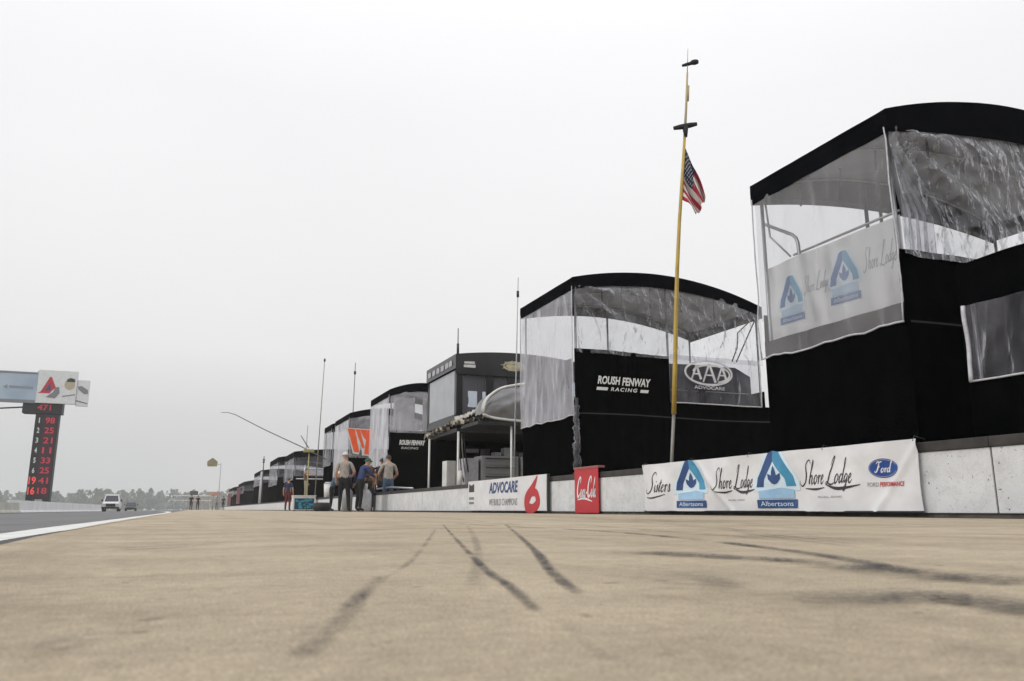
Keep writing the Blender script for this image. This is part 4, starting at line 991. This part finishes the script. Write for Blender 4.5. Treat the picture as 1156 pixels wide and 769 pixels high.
# ------------------------------------------------------------------ people
def person(label, X, Y, rot, shirt, pants, pose=None, hat=None, group='crew along the pit wall', z=0, h=1.75, hair=None, sleeves='short', skin=None):
    J = dict(pelvis=(0,0,.96,.15,.115), waist=(0,.0,1.1,.145,.105), chest=(0,.005,1.30,.17,.12), collar=(0,.01,1.44,.105,.085), neck=(0,-.005,1.52,.056,.058),
             jaw=(0,-.025,1.585,.066,.08), skull=(0,-.012,1.66,.076,.095), crown=(0,-.005,1.73,.05,.065))
    for s, k in ((-1,'L'), (1,'R')):
        J['sh'+k] = (.185*s,.0,1.41,.065,.065); J['el'+k] = (.245*s,.035,1.14,.046,.046); J['wr'+k] = (.255*s,-.055,.91,.032,.036); J['ha'+k] = (.255*s,-.085,.84,.022,.042)
        J['hi'+k] = (.09*s,0,.88,.092,.10); J['kn'+k] = (.10*s,-.02,.50,.062,.066); J['an'+k] = (.11*s,.02,.10,.045,.05); J['to'+k] = (.125*s,-.13,.045,.042,.035)
    for k, v in (pose or {}).items(): J[k] = tuple(v) + J[k][len(v):]
    names = list(J); E = [('pelvis','waist'),('waist','chest'),('chest','collar'),('collar','neck'),('neck','jaw'),('jaw','skull'),('skull','crown')]
    for k in 'LR': E += [('collar','sh'+k),('sh'+k,'el'+k),('el'+k,'wr'+k),('wr'+k,'ha'+k),('pelvis','hi'+k),('hi'+k,'kn'+k),('kn'+k,'an'+k),('an'+k,'to'+k)]
    me = bpy.data.meshes.new('body'); bm = bmesh.new(); sk = bm.verts.layers.skin.verify()
    vs = {}
    for nme in names:
        x, y, zz, rx, ry = J[nme]; v = bm.verts.new((x, y, zz)); v[sk].radius = (rx, ry); v[sk].use_root = nme == 'pelvis'; vs[nme] = v
    for a, b in E: bm.edges.new((vs[a], vs[b]))
    bm.to_mesh(me); bm.free()
    ob = bpy.data.objects.new('body', me); col.objects.link(ob)
    ob.modifiers.new('s', 'SKIN'); sm = ob.modifiers.new('u', 'SUBSURF'); sm.levels = 2; sm.render_levels = 2
    dg = bpy.context.evaluated_depsgraph_get(); dg.update()
    em = bpy.data.meshes.new_from_object(ob.evaluated_get(dg))
    bpy.data.objects.remove(ob)
    segs = [(Vector(J[a][:3]), Vector(J[b][:3]), a, b) for a, b in E]
    def zone(c):
        best = None
        for a, b, na, nb in segs:
            ab = b-a; tt = max(0, min(1, (c-a).dot(ab)/ab.length_squared)); d = (c-(a+ab*tt)).length
            if best is None or d < best[0]: best = (d, na, nb, tt)
        _, na, nb, tt = best
        if nb[:2] == 'to' or (nb[:2] == 'an' and tt > .88): return 3
        if nb[:2] in ('kn','an','hi') or (nb == 'waist' and tt < .35): return 2
        if nb[:2] in ('ha',) or (nb[:2] == 'wr' and (sleeves == 'short' or tt > .9)) or (nb[:2] == 'el' and tt > .6 and sleeves == 'short'): return 0
        if nb in ('neck','jaw','skull','crown'): return 0 if not (nb == 'neck' and tt < .3) else 1
        return 1
    mats = [skin or M['skin'], shirt, pants, M['shoe']]
    mb = MB(); 
    for m_ in mats: mb.slot(m_)
    pts = [v.co.copy() for v in em.vertices]
    for p in em.polygons:
        pass
    b0 = len(mb.v); mb.v += pts
    for p in em.polygons:
        mb.f.append(list(p.vertices)); mb.m.append(zone(p.center)); mb.sm.append(True)
    bpy.data.meshes.remove(em); bpy.data.meshes.remove(me)
    hd = Vector(J['skull'][:3])
    mb.ball(hd+V(0,-.10,-.02), .013, .02, .022, mats[0], 6, 5)
    for s in (-1, 1):
        mb.ball(hd+V(.032*s,-.083,.012), .011, .007, .008, M['rubber'], 6, 4); mb.ball(hd+V(.083*s,0,-.005), .012, .022, .032, mats[0], 6, 5)
    mb.ball(hd+V(0,-.088,-.066), .024, .008, .006, pm('lips', (.3,.10,.09)) if 'lips' not in bpy.data.materials else bpy.data.materials['lips'], 6, 4)
    for k in 'LR':
        wv, hv = Vector(J['wr'+k][:3]), Vector(J['ha'+k][:3]); dd = (hv-wv).normalized(); side = dd.cross(V(1,0,0)).normalized()
        inn = V(-1 if k == 'R' else 1, 0, 0)
        for q in range(4):
            base = hv + side*(q-1.5)*.019; L = (.062,.074,.078,.06)[q]
            mb.tube([base, base+dd*L*.5+inn*.008, base+dd*L+inn*.028], [.010,.009,.007], 6, mats[0])
        mb.tube([wv.lerp(hv,.5)+side*.034, wv.lerp(hv,.9)+side*.058+inn*.01, hv+side*.056+dd*.03+inn*.02], [.012,.010,.008], 6, mats[0])
    sc_ = h/1.755
    xf = Matrix.Translation((X, Y, z)) @ Matrix.Rotation(rot, 4, 'Z') @ Matrix.Scale(sc_, 4)
    o = thing('person', label, 'person', (X, Y, z), group)
    mb.xf = xf; mb.build('body', None, o)
    g = MB(xf=xf)
    if hat:
        g.grid(lambda u, v: hd+V(.092*math.cos(u*6.2832)*math.cos(v*1.5708), .112*math.sin(u*6.2832)*math.cos(v*1.5708)+.005, .015+.10*math.sin(v*1.5708)), 16, 6)
        g.grid(lambda u, v: hd+V((u-.5)*.15, -.10-.085*v*(1-(2*u-1)**2*.5), .025-.02*v), 8, 3)
        g.build('cap', hat, o)
    else:
        g.grid(lambda u, v: hd+V(.090*math.cos(u*6.2832)*math.cos(v*1.5708), .108*math.sin(u*6.2832)*math.cos(v*1.5708)+.018, -.03*(1+math.sin(u*6.2832))*.8+.02+.095*math.sin(v*1.5708)), 16, 6)
        g.build('hair', hair or M['hair'], o)
    return o
def cloth(name, c): return pm(name, c, tuple(x*.7 for x in c), 9, rough=.9, bump=.4, bscale=18)
tan, bluew, denim, navy_c, khaki = cloth('tan_shirt', (.38,.345,.31)), cloth('blue_shirt', (.035,.06,.15)), cloth('denim', (.07,.12,.19)), cloth('navy_shirt', (.025,.035,.09)), cloth('khaki', (.34,.32,.24))
blk, whitec, brown, redc, palec = cloth('black_trousers', (.010,.010,.012)), cloth('white_shirt', (.64,.64,.68)), cloth('brown_cloth', (.17,.09,.05)), cloth('red_trousers', (.13,.02,.018)), cloth('cream_shirt', (.42,.385,.345))
whcap = cloth('white_cap', (.75,.75,.74)); blcap = cloth('black_cap', (.012,.012,.014)); grcap = cloth('green_cap', (.03,.12,.08))
back = math.pi*.9
YB = 25.0
person('person in tan shirt, black trousers and white cap standing with their back turned', 4.33, YB, back, tan, blk, hat=whcap, h=1.80, pose={'elL':(-.30,.0,1.16),'wrL':(-.2,-.2,1.05),'haL':(-.14,-.25,1.05),'knL':(-.13,-.02,.5),'anL':(-.16,.02,.1),'toL':(-.18,-.13,.045)})
person('person in blue and white shirt leaning forward beside the white capped one', 4.78, YB-.1, back-.9, bluew, blk, hat=grcap, h=1.70, sleeves='long', pose={'waist':(0,-.05,1.09),'chest':(0,-.12,1.27),'collar':(0,-.18,1.39),'neck':(0,-.23,1.45),'jaw':(0,-.28,1.50),'skull':(0,-.29,1.57),'crown':(0,-.29,1.64),'shL':(-.185,-.16,1.36),'shR':(.185,-.16,1.36),'elL':(-.25,-.30,1.14),'wrL':(-.16,-.48,1.1),'haL':(-.12,-.54,1.1),'elR':(.25,-.30,1.14),'wrR':(.16,-.48,1.1),'haR':(.12,-.54,1.1)})
person('person in brown clothes half hidden beside the blue shirted one', 5.16, YB+.5, back+.7, brown, brown, h=1.68)
person('person in cream shirt and dark hair standing behind the end of the white wall', 5.93, 26.0, back+.3, palec, denim, h=1.84, pose={'skull':(0,-.05,1.65),'crown':(0,-.06,1.72),'jaw':(0,-.06,1.575),'elR':(.30,-.04,1.15),'wrR':(.24,-.2,1.0),'haR':(.2,-.27,.98),'elL':(-.29,-.04,1.15),'wrL':(-.2,-.2,1.0),'haL':(-.15,-.27,.98)})
person('person in white shirt behind the wall next to the cream shirted one', 6.10, 28.3, 0.4, whitec, navy_c, h=1.72, hair=M['hair'])
person('person in denim shirt with white cap leaning at the wall', 5.15, 32.6, 1.3, denim, blk, hat=whcap, h=1.66, pose={'waist':(0,-.05,1.09),'chest':(0,-.12,1.26),'collar':(0,-.19,1.37),'neck':(0,-.24,1.42),'jaw':(0,-.29,1.47),'skull':(0,-.30,1.54),'crown':(0,-.30,1.61),'shL':(-.185,-.17,1.34),'shR':(.185,-.17,1.34),'elL':(-.25,-.30,1.10),'wrL':(-.2,-.50,1.02),'haL':(-.18,-.57,1.0),'elR':(.25,-.30,1.10),'wrR':(.2,-.50,1.02),'haR':(.18,-.57,1.0)}, sleeves='long')
person('person in dark navy shirt stooping between the two front crew members', 4.62, YB+1.0, back+.5, navy_c, blk, h=1.70, hat=blcap, pose={'waist':(0,-.04,1.09),'chest':(0,-.10,1.28),'collar':(0,-.16,1.40),'neck':(0,-.2,1.46),'jaw':(0,-.25,1.5),'skull':(0,-.27,1.57),'crown':(0,-.28,1.64),'shL':(-.185,-.14,1.37),'shR':(.185,-.14,1.37)}, sleeves='long')
person('person in black jacket behind the capping beside the cream shirted one', 5.98, 27.2, back-.6, cloth('charcoal_shirt', (.03,.03,.035)), blk, h=1.80)
person('person in navy shirt and red trousers standing left of the teal banner', 4.93, 46.0, back, navy_c, redc, h=1.78, hair=M['hair'])
person('person in khaki trousers standing up on the wall with arm held out', 5.78, 45.4, 1.2, brown, khaki, z=.63, h=1.66, pose={'elL':(-.36,-.16,1.36),'wrL':(-.42,-.38,1.36),'haL':(-.44,-.45,1.36)})
person('person in black with cap, left one of the pair far down the lane', 0.02, 105, back, blk, blk, hat=blcap, group='distant crew', h=1.80)
person('person in black, right one of the pair far down the lane', .78, 106, back+.5, blk, blk, group='distant crew', h=1.75)
person('distant person in dark shirt near the end of the pit box row', 3.9, 112, back, navy_c, blk, group='distant crew', h=1.75)
person('distant person in grey standing just left of the maroon cloth', 3.05, 109, back+.3, cloth('grey_shirt', (.25,.25,.27)), denim, group='distant crew', h=1.7)

# things standing about the crew
t = thing('equipment_can', 'white and grey fuel can standing by the blue shirted person', 'can', (5.02, 25.1, 0))
MB().tube([(5.02,25.1,0),(5.02,25.1,.08),(5.02,25.1,.55),(5.02,25.1,.68)], [.17,.19,.19,.10], 14).build('can_body', M['lightgrey'], t)
MB().tube([(5.02,25.1,.66),(5.04,25.08,.86)], [.06,.04], 10).build('neck', M['white'], t)
MB().tube([(4.90,25.1,.62),(4.88,25.1,.78),(5.0,25.1,.80)], .015, 6).build('handle', M['rubber'], t)
t = thing('equipment_can', 'pale upright canister between the two standing crew members', 'can', (4.55, 25.6, 0))
MB().tube([(4.55,25.6,0),(4.55,25.6,.60),(4.55,25.6,.72)], [.16,.17,.08], 14).build('can_body', M['toolgrey'], t)
MB().tube([(4.55,25.6,.70),(4.55,25.6,.82)], .05, 10).build('neck', M['white'], t)
tl = pm('teal_print', (.02,.20,.29), (.04,.32,.42), 9, lo=.4, hi=.6); td = pm('dark_teal_print', (.008,.05,.09), None, 3)
t = thing('drinks_chest', 'white chest with teal bottle shapes on its front on the ground left of the crew', 'chest', (5.05, 40.2, 0))
MB().box(4.52, 5.60, 40, 40.5, .04, .68, bev=.02).build('chest_body', M['white'], t)
MB().box(4.50, 5.62, 39.98, 40.52, .684, .74, bev=.015).build('lid', M['white'], t)
fr = Fr((4.52, 39.995, 0), (1,0,0), (0,-1,0)); rnd = random.Random(3)
g = MB()
g.poly(fr, [(.08,.08),(1.0,.08),(1.0,.60),(.08,.60)], .002, td)
for k in range(26):
    g.poly(fr, ell(.16+.76*rnd.random(), .14+.40*rnd.random(), .05+.06*rnd.random(), .03+.03*rnd.random(), 10), .004+.0004*k, tl)
g.build('bottle_print', None, t)
for x in (4.62, 5.5): MB().box(x-.05, x+.05, 40.05, 40.45, 0, .05).build('foot', M['rubber'], t)
t = thing('push_bar', 'pale metal bar lying on the capping before the white lettered pit box', 'bar', (5.8, 24.6, .63))
MB(U).tube([(8.75, 40.8, 1.12), (8.72, 37.8, 1.13), (8.72, 33.5, .98)], .045, 8).tube([(8.75,40.8,1.1),(8.75,40.8,1.3)], .06, 8).build('bar', M['alu'], t)
MB(U).tube([(8.72, 36.2, .93), (8.72, 36.2, 1.08)], .05, 8).build('rest', M['darkmetal'], t)
t = thing('tool_cart', 'black drawer cart on small wheels between the crew and the end of the white wall', 'cart', (5.4, 26.9, 0))
MB().box(5.16, 5.62, 26.7, 27.2, .14, 1.02, bev=.02).build('cart_body', M['rubber'], t)
for k in range(4):
    MB().box(5.19, 5.59, 26.675, 26.70, .18+k*.2, .35+k*.2, bev=.004).build('drawer', M['darkmetal'], t)
for x in (5.22, 5.56):
    for y in (26.78, 27.12): MB().tube([(x-.02,y,.07),(x+.02,y,.07)], .07, 10).build('wheel', M['rubber'], t)
MB().tube([(5.16,26.72,.95),(5.08,26.72,.98),(5.08,27.18,.98),(5.16,27.18,.95)], .014, 6).build('handle', M['alu'], t)
t = thing('tyre', 'black tyre lying at the foot of the white wall beside the crew', 'tyre', (4.7, 32.0, 0))
g = MB()
def tor(u, v):
    a, b = u*6.28318, v*6.28318
    return V(4.7+(.24+.11*math.cos(b))*math.cos(a), 31.8+(.24+.11*math.cos(b))*math.sin(a), .17+.165*math.sin(b)*1.0)
g.grid(tor, 28, 12); g.build('tread', M['rubber'], t)
MB().tube([(4.7,31.8,.05),(4.7,31.8,.24)], .16, 16).build('rim', M['alu'], t)
t = thing('cooler', 'white round drinks cooler standing on the wall behind the crew', 'cooler', (5.85, 37.5, .62))
MB().tube([(5.85,37.5,.62),(5.85,37.5,1.22)], [.24,.27], 14).build('tub', M['white'], t)
MB().tube([(5.85,37.5,1.222),(5.85,37.5,1.30)], [.28,.20], 14).build('lid', M['lightgrey'], t)

# ------------------------------------------------------------------ scoring tower
TY = 120
t = thing('scoring_pylon', 'tall black scoring tower of red lit numbers under advertising boards', 'scoreboard', (-18.6, TY, -.3))
shaft = MB().box(-19.85, -17.15, TY, TY+1.6, 1.4, 12.45, bev=.04).build('shaft', M['ledblack'], t)
g = MB(); fr = Fr((-19.85, TY, 0), (1,0,0), (0,-1,0))
g.poly(fr, [(.95,1.55),(2.55,1.55),(2.55,12.3),(.95,12.3)], .01); g.build('display_bed', M['ledbed'], shaft)
MB().box(-21.45, -16.85, TY-.12, TY+1.7, 12.46, 14.05, bev=.04).build('header_display', M['ledblack'], t)
frh = Fr((-21.45, TY-.12, 0), (1,0,0), (0,-1,0))
g = text_mb(MB(), frh, '471', 1.7, 12.85, 1.6, .80, .02, None, bold=.03); g.build('header_digits', M['ledred'], t)
rows = ['98','25','21','11','33','25','41','18']
for k, s in enumerate(rows):
    z = 11.0 - k*1.30
    text_mb(MB(), fr, s, 1.22, z+.16, 1.08, .80, .03, None, bold=.02).build('position_digits', M['ledred'], shaft)
    if k < 6: text_mb(MB(), fr, str(k+1), .36 if k else .44, z+.2, .28 if k else .12, .70, .03, None, bold=.03).build('row_number', M['signwhite'], shaft)
    else: text_mb(MB(), fr, ('19','16')[k-6], .12, z+.06, .80, 1.0, .03, None, bold=.03).build('lit_digits', M['ledbright'], shaft)
# splayed feet
g = MB()
for xa, xb in ((-19.85,-19.0), (-18.0,-17.15)):
    m_ = -18.5
    g.add([(xa,TY,1.4),(xb,TY,1.4),(xa+.0 if xa < m_ else xb,TY,-.3),(xa+.35 if xa < m_ else xb-.35,TY,-.3)] + [(xa,TY+1.6,1.4),(xb,TY+1.6,1.4),(xa if xa < m_ else xb,TY+1.6,-.3),(xa+.35 if xa < m_ else xb-.35,TY+1.6,-.3)],
          [(0,1,3,2),(4,6,7,5),(0,2,6,4),(1,5,7,3),(2,3,7,6)])
g.build('footing', M['ledblack'], t)
# boards on top
b_ = MB().box(-26.5, -20.05, TY-.35, TY+.2, 13.75, 17.85, bev=.03).build('side_board', pm('blue_grey_board', (.30,.38,.50), (.42,.50,.60), .25, rough=.5, detail=2), t)
frb = Fr((-26.5, TY-.35, 0), (1,0,0), (0,-1,0))
g = MB(); g.poly(frb, [(0,17.55),(6.4,17.55),(6.4,17.8),(0,17.8)], .02); g.poly(frb, [(0,13.8),(6.4,13.8),(6.4,14.15),(0,14.15)], .02)
g.build('board_border', M['greyink'], b_)
g = MB(); g.poly(frb, [(2.6,15.75),(3.1,16.05),(3.1,15.45)], .03); g.poly(frb, [(3.3,15.62),(6.0,15.62),(6.0,15.92),(3.3,15.92)], .03)
g.build('board_print', pm('dull_print', (.26,.29,.33), None, 3), b_)
b_ = MB().box(-20.03, -15.4, TY-.42, TY+.2, 13.80, 18.2, bev=.03).build('ad_board', M['banner'], t)
frb = Fr((-20.0, TY-.42, 0), (1,0,0), (0,-1,0))
g = MB()
g.poly(frb, [(.1,15.1),(.45,15.3),(1.35,17.3),(1.55,17.3),(2.15,15.9),(1.75,15.5),(1.5,15.1)], .02, M['red']); g.poly(frb, [(.9,15.45),(1.45,16.5),(1.6,15.5)], .03, M['navy'])
g.poly(frb, [(1.1,14.6),(1.9,15.3),(2.1,15.95),(2.55,16.0),(2.65,15.2),(2.2,14.5)], .035, M['greyink'])
g.poly(frb, ell(3.75, 16.4, .62, .72, 20), .02, pm('tan_print', (.50,.42,.30), None, 3)); g.poly(frb, [(3.35,16.75),(4.35,16.75),(4.3,17.15),(3.8,17.3),(3.4,17.1)], .03, M['blackink'])
g.poly(frb, [(3.0,14.7),(4.5,15.0),(4.5,15.15),(3.0,14.85)], .02, M['greyink'])
g.build('board_print', None, b_)
b_ = MB().box(-15.35, -13.9, TY-.30, TY+.2, 13.6, 17.1, bev=.03).build('end_board', M['banner'], t)
frb = Fr((-15.35, TY-.30, 0), (1,0,0), (0,-1,0))
g = MB(); g.poly(frb, [(.05,16.2),(.5,16.3),(1.3,15.8),(1.35,15.3),(.9,15.2),(.2,15.8)], .02, M['greyink']); g.poly(frb, [(.0,14.2),(1.4,13.9),(1.4,14.05),(.0,14.4)], .02, M['greyink'])
g.build('board_print', None, b_)
MB().tube([(-20.2,TY+.9,14.0),(-20.2,TY+.9,18.2)], .12, 8).tube([(-17,TY+.9,14.0),(-17,TY+.9,18.0)], .12, 8).tube([(-24.5,TY+.1,12.9),(-21.4,TY+.8,13.3)], .1, 8).build('board_support', M['darkmetal'], t)

# ------------------------------------------------------------------ far side
def jersey(name, label, x, ya, yb, z0, h, mat, seg):
    t = thing(name, label, 'barrier', (x, (ya+yb)/2, z0)); k = ya; mb = MB()
    while k < yb-.1:
        e_ = min(k+seg, yb)
        prof = [(-.30,0),(-.30,.1),(-.14,.3),(-.09,h),(.09,h),(.14,.3),(.30,.1),(.30,0)]
        P = [(x+a, yy, z0+b) for yy in (k+.02, e_-.02) for a, b in prof]; n_ = 8
        mb.add(P, [(i, i+1, n_+i+1, n_+i) for i in range(n_-1)] + [tuple(range(n_))[::-1], tuple(range(n_, 2*n_))], mat)
        k = e_
    mb.build('barrier_run', None, t)
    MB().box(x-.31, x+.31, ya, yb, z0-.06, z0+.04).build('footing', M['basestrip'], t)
    return t
jersey('concrete_barrier', 'near cream concrete barrier at the left edge across the track', -13.2, 40, 77, -.24, .85, pm('cream_concrete', (.50,.49,.43), (.40,.39,.35), 1.2, rough=.8, bump=.2), 4)
jersey('concrete_barrier', 'long pale grey barrier beneath the scoring tower', -15.9, 88, 172, -.27, 1.25, pm('pale_barrier', (.74,.74,.75), (.66,.66,.67), .5, rough=.8), 4)
t = thing('shelter', 'low pale roofed shelter on thin posts far down the lane', 'shelter', (0, 235, -.3))
MB().box(-4.5, 5.0, 233, 237, 3.6, 3.9).box(-4.5, 5, 233.2, 233.4, 2.4, 2.6).build('roof', M['whitefabric'], t)
for x in (-4.2, -1.2, 1.8, 4.7): MB().tube([(x,233.4,-.3),(x,233.4,3.6)], .1, 6).build('leg', M['lightgrey'], t)
MB().box(-.5, 1.6, 234, 236, 3.9, 5.0, bev=.2).build('roof_unit', M['darkmetal'], t)
# hanging sign board
t = thing('pit_sign', 'small tan house shaped sign held high on a thin pale pole', 'sign', (2.0, 84, 0))
g = MB(); P = [(-.55,0),(.55,0),(.62,.55),(.25,.82),(0,1.0),(-.25,.82),(-.62,.55)]
P = [(a*.8+1.65, b*.85+4.2) for a, b in P]; n_ = len(P)
g.add([(a, y_, b) for y_ in (84, 84.08) for a, b in P], [tuple(range(n_)), tuple(range(n_, 2*n_))[::-1]] + [(i, n_+i, n_+(i+1) % n_, (i+1) % n_) for i in range(n_)])
g.build('board', pm('tan_board', (.22,.19,.11), (.33,.29,.18), 2), t)
MB().tube([(2.45,84.05,0),(2.45,84.05,4.6)], .045, 6).tube([(2.45,84.05,4.4),(1.7,84.05,4.4)], .03, 6).build('pole', M['lightgrey'], t)
t = thing('marker_board', 'small orange topped marker on a post beside the distant crew', 'sign', (3.0, 115, 0))
MB().tube([(2.7,115,0),(2.7,115,1.9)], .05, 6).build('post', M['steelgrey'], t)
MB().box(2.1, 3.5, 115, 115.06, 1.9, 2.4, bev=.02).build('board', pm('faded_orange', (.50,.20,.13), (.42,.34,.30), 2), t)

def wheel(mbx, root, x, y, z, r, w_):
    tw = MB(xf=mbx).tube([(x-w_/2,y,z),(x-w_/2+.02,y,z),(x+w_/2-.02,y,z),(x+w_/2,y,z)], [r*.9,r,r,r*.9], 20).build('wheel', M['rubber'], root)
    MB(xf=mbx).tube([(x-w_/2-.01,y,z),(x+w_/2+.01,y,z)], r*.55, 14).build('rim', M['alu'], tw)
def vehicle(name, label, cat, X, Y, z, rot, W, L, Hh, cabh, paint, truck):
    xf = Matrix.Translation((X, Y, z)) @ Matrix.Rotation(rot, 4, 'Z')
    o = thing(name, label, cat, (X, Y, z)); hw = W/2
    g = MB(xf=xf)
    def section(pts, mat=None):   # (y, half width, z0, z1) stations lofted along the length
        P = []
        for yy, h_, a, b in pts: P += [(-h_,yy,a),(h_,yy,a),(h_,yy,b*.55+a*.45),(h_*.93,yy,b),(-h_*.93,yy,b),(-h_,yy,b*.55+a*.45)]
        F = [(6*i+k, 6*i+(k+1)%6, 6*i+6+(k+1)%6, 6*i+6+k) for i in range(len(pts)-1) for k in range(6)]
        F += [tuple(range(6))[::-1], tuple(6*(len(pts)-1)+k for k in range(6))]
        g.add(P, F, mat)
    if truck: section([(-L/2, hw*.9, .5, 1.0), (-L/2+.15, hw, .4, 1.12), (-L/2+1.5, hw, .4, 1.2), (L/2-.1, hw, .4, 1.2), (L/2, hw*.97, .5, 1.15)])
    else: section([(-L/2, hw*.85, .35, .65), (-L/2+.3, hw, .25, .80), (-L/2+1.3, hw, .25, .9), (L/2-.3, hw, .25, .95), (L/2, hw*.9, .35, .85)])
    g.build('body', paint, o)
    g = MB(xf=xf); ya, yb = (-L/2+1.35, .6) if truck else (-L/2+1.1, L/2-.5)
    b0 = 1.18 if truck else .9
    lo, hi_ = hw*.94, hw*.78
    P = [(-lo,ya,b0),(lo,ya,b0),(lo,yb,b0),(-lo,yb,b0),(-hi_,ya+.6,cabh),(hi_,ya+.6,cabh),(hi_,yb-.25,cabh),(-hi_,yb-.25,cabh)]
    g.add(P, [(4,5,6,7),(0,1,5,4),(1,2,6,5),(2,3,7,6),(3,0,4,7)]); g.build('cab', paint, o)
    def q(a, b, c_, d, sh, nm, off):
        a, b, c_, d = map(Vector, (a, b, c_, d)); m0 = (a+b+c_+d)/4; nrm = (b-a).cross(d-a).normalized()
        MB(xf=xf).add([m0+(p-m0)*sh+nrm*off for p in (a,b,c_,d)], [(0,1,2,3)]).build(nm, M['glass'], o)
    q(P[0], P[1], P[5], P[4], .88, 'windscreen', .01); q(P[1], P[2], P[6], P[5], .85, 'side_window', .01); q(P[3], P[0], P[4], P[7], .85, 'side_window', .01)
    MB(xf=xf).box(-hw*.55, hw*.55, -L/2-.03, -L/2+.06, .62 if truck else .4, .98 if truck else .6).build('grille', M['rubber'], o)
    for s in (-1, 1):
        MB(xf=xf).box(s*hw*.77-.17, s*hw*.77+.17, -L/2-.02, -L/2+.12, .72 if truck else .5, .95 if truck else .66, bev=.02).build('headlight', M['lightgrey'], o)
        MB(xf=xf).box(s*(hw+.12)-.1, s*(hw+.12)+.1, ya+.35, ya+.45, b0+.1, b0+.32, bev=.02).build('mirror', M['rubber'], o)
        for yy in (-L/2+.9, L/2-.95): wheel(xf, o, s*(hw-.14), yy, .38 if truck else .32, .38 if truck else .32, .26)
    MB(xf=xf).box(-hw*1.0, hw*1.0, -L/2-.12, -L/2+.02, .36, .60, bev=.04).build('bumper', M['rubber'], o)
    if truck: MB(xf=xf).box(-hw*.95, hw*.95, -L/2+2.2, -L/2+2.6, cabh+.02, cabh+.14, bev=.03).build('light_bar', M['white'], o)
    return o
vehicle('pickup_truck', 'white pickup truck with roof light bar driving up the track', 'truck', -9.35, 115, -.17, .03, 1.95, 5.6, 1.9, 2.02, M['white'], True)
vehicle('car', 'small dark car following behind the white truck', 'car', -9.9, 160, -.18, .03, 1.85, 4.6, 1.4, 1.5, pm('dark_car_paint', (.03,.035,.04), None, 5, rough=.25), False)

# ------------------------------------------------------------------ far wood
g = MB(); rnd = random.Random(11)
for k in range(760):
    x = -800 + 1500*rnd.random(); y = 820 + 330*rnd.random()
    hh = 15 + 4*rnd.random() + 5*fbm(x*.006, 2.2) + 2*fbm(x*.03, 7.1); rad = 6 + 4*rnd.random()
    g.tube([(x,y,-.4),(x,y,hh*.5)], .4, 5, M['bark'])
    for q in range(80):
        a = rnd.random()*6.283; b = rnd.random()**.6; zz = rnd.random()
        rr = rad*b*math.sin(math.pi*(.12+.86*zz))
        c = V(x+rr*math.cos(a), y+rr*math.sin(a), .8+hh*zz)
        d1 = V(rnd.gauss(0,1), rnd.gauss(0,1), rnd.gauss(0,1)).normalized(); d2 = d1.cross(V(rnd.gauss(0,1), rnd.gauss(0,1), rnd.gauss(0,1))).normalized()
        s = .8 + 1.3*rnd.random()
        g.add([c-d1*s-d2*s*.6, c+d1*s-d2*s*.5, c+d1*s*.7+d2*s*.7, c-d1*s*.8+d2*s*.6], [(0,1,2,3)], M['foliage'])
o = g.build('far_woods', None, origin=(0,0,0))
o['kind'] = 'stuff'; o['label'] = 'hazy line of dark green woods along the horizon'

# ------------------------------------------------------------------ mist
hz = MB().box(-1300, 1300, -60, 1300, -1.4, 40)
mh = bpy.data.materials.new('mist'); mh.use_nodes = True
nn, ll = mh.node_tree.nodes, mh.node_tree.links
nn.remove(nn['Principled BSDF'])
pv = nn.new('ShaderNodeVolumePrincipled'); pv.inputs['Color'].default_value = (.93,.95,.97,1); pv.inputs['Density'].default_value = .00055; pv.inputs['Anisotropy'].default_value = .2
ll.new(pv.outputs[0], nn['Material Output'].inputs['Volume'])
o = hz.build('haze', mh, origin=(0,0,0)); o['kind'] = 'stuff'

sc.cycles.transparent_max_bounces = 24
sc.cycles.max_bounces = 8
sc.cycles.volume_bounces = 1
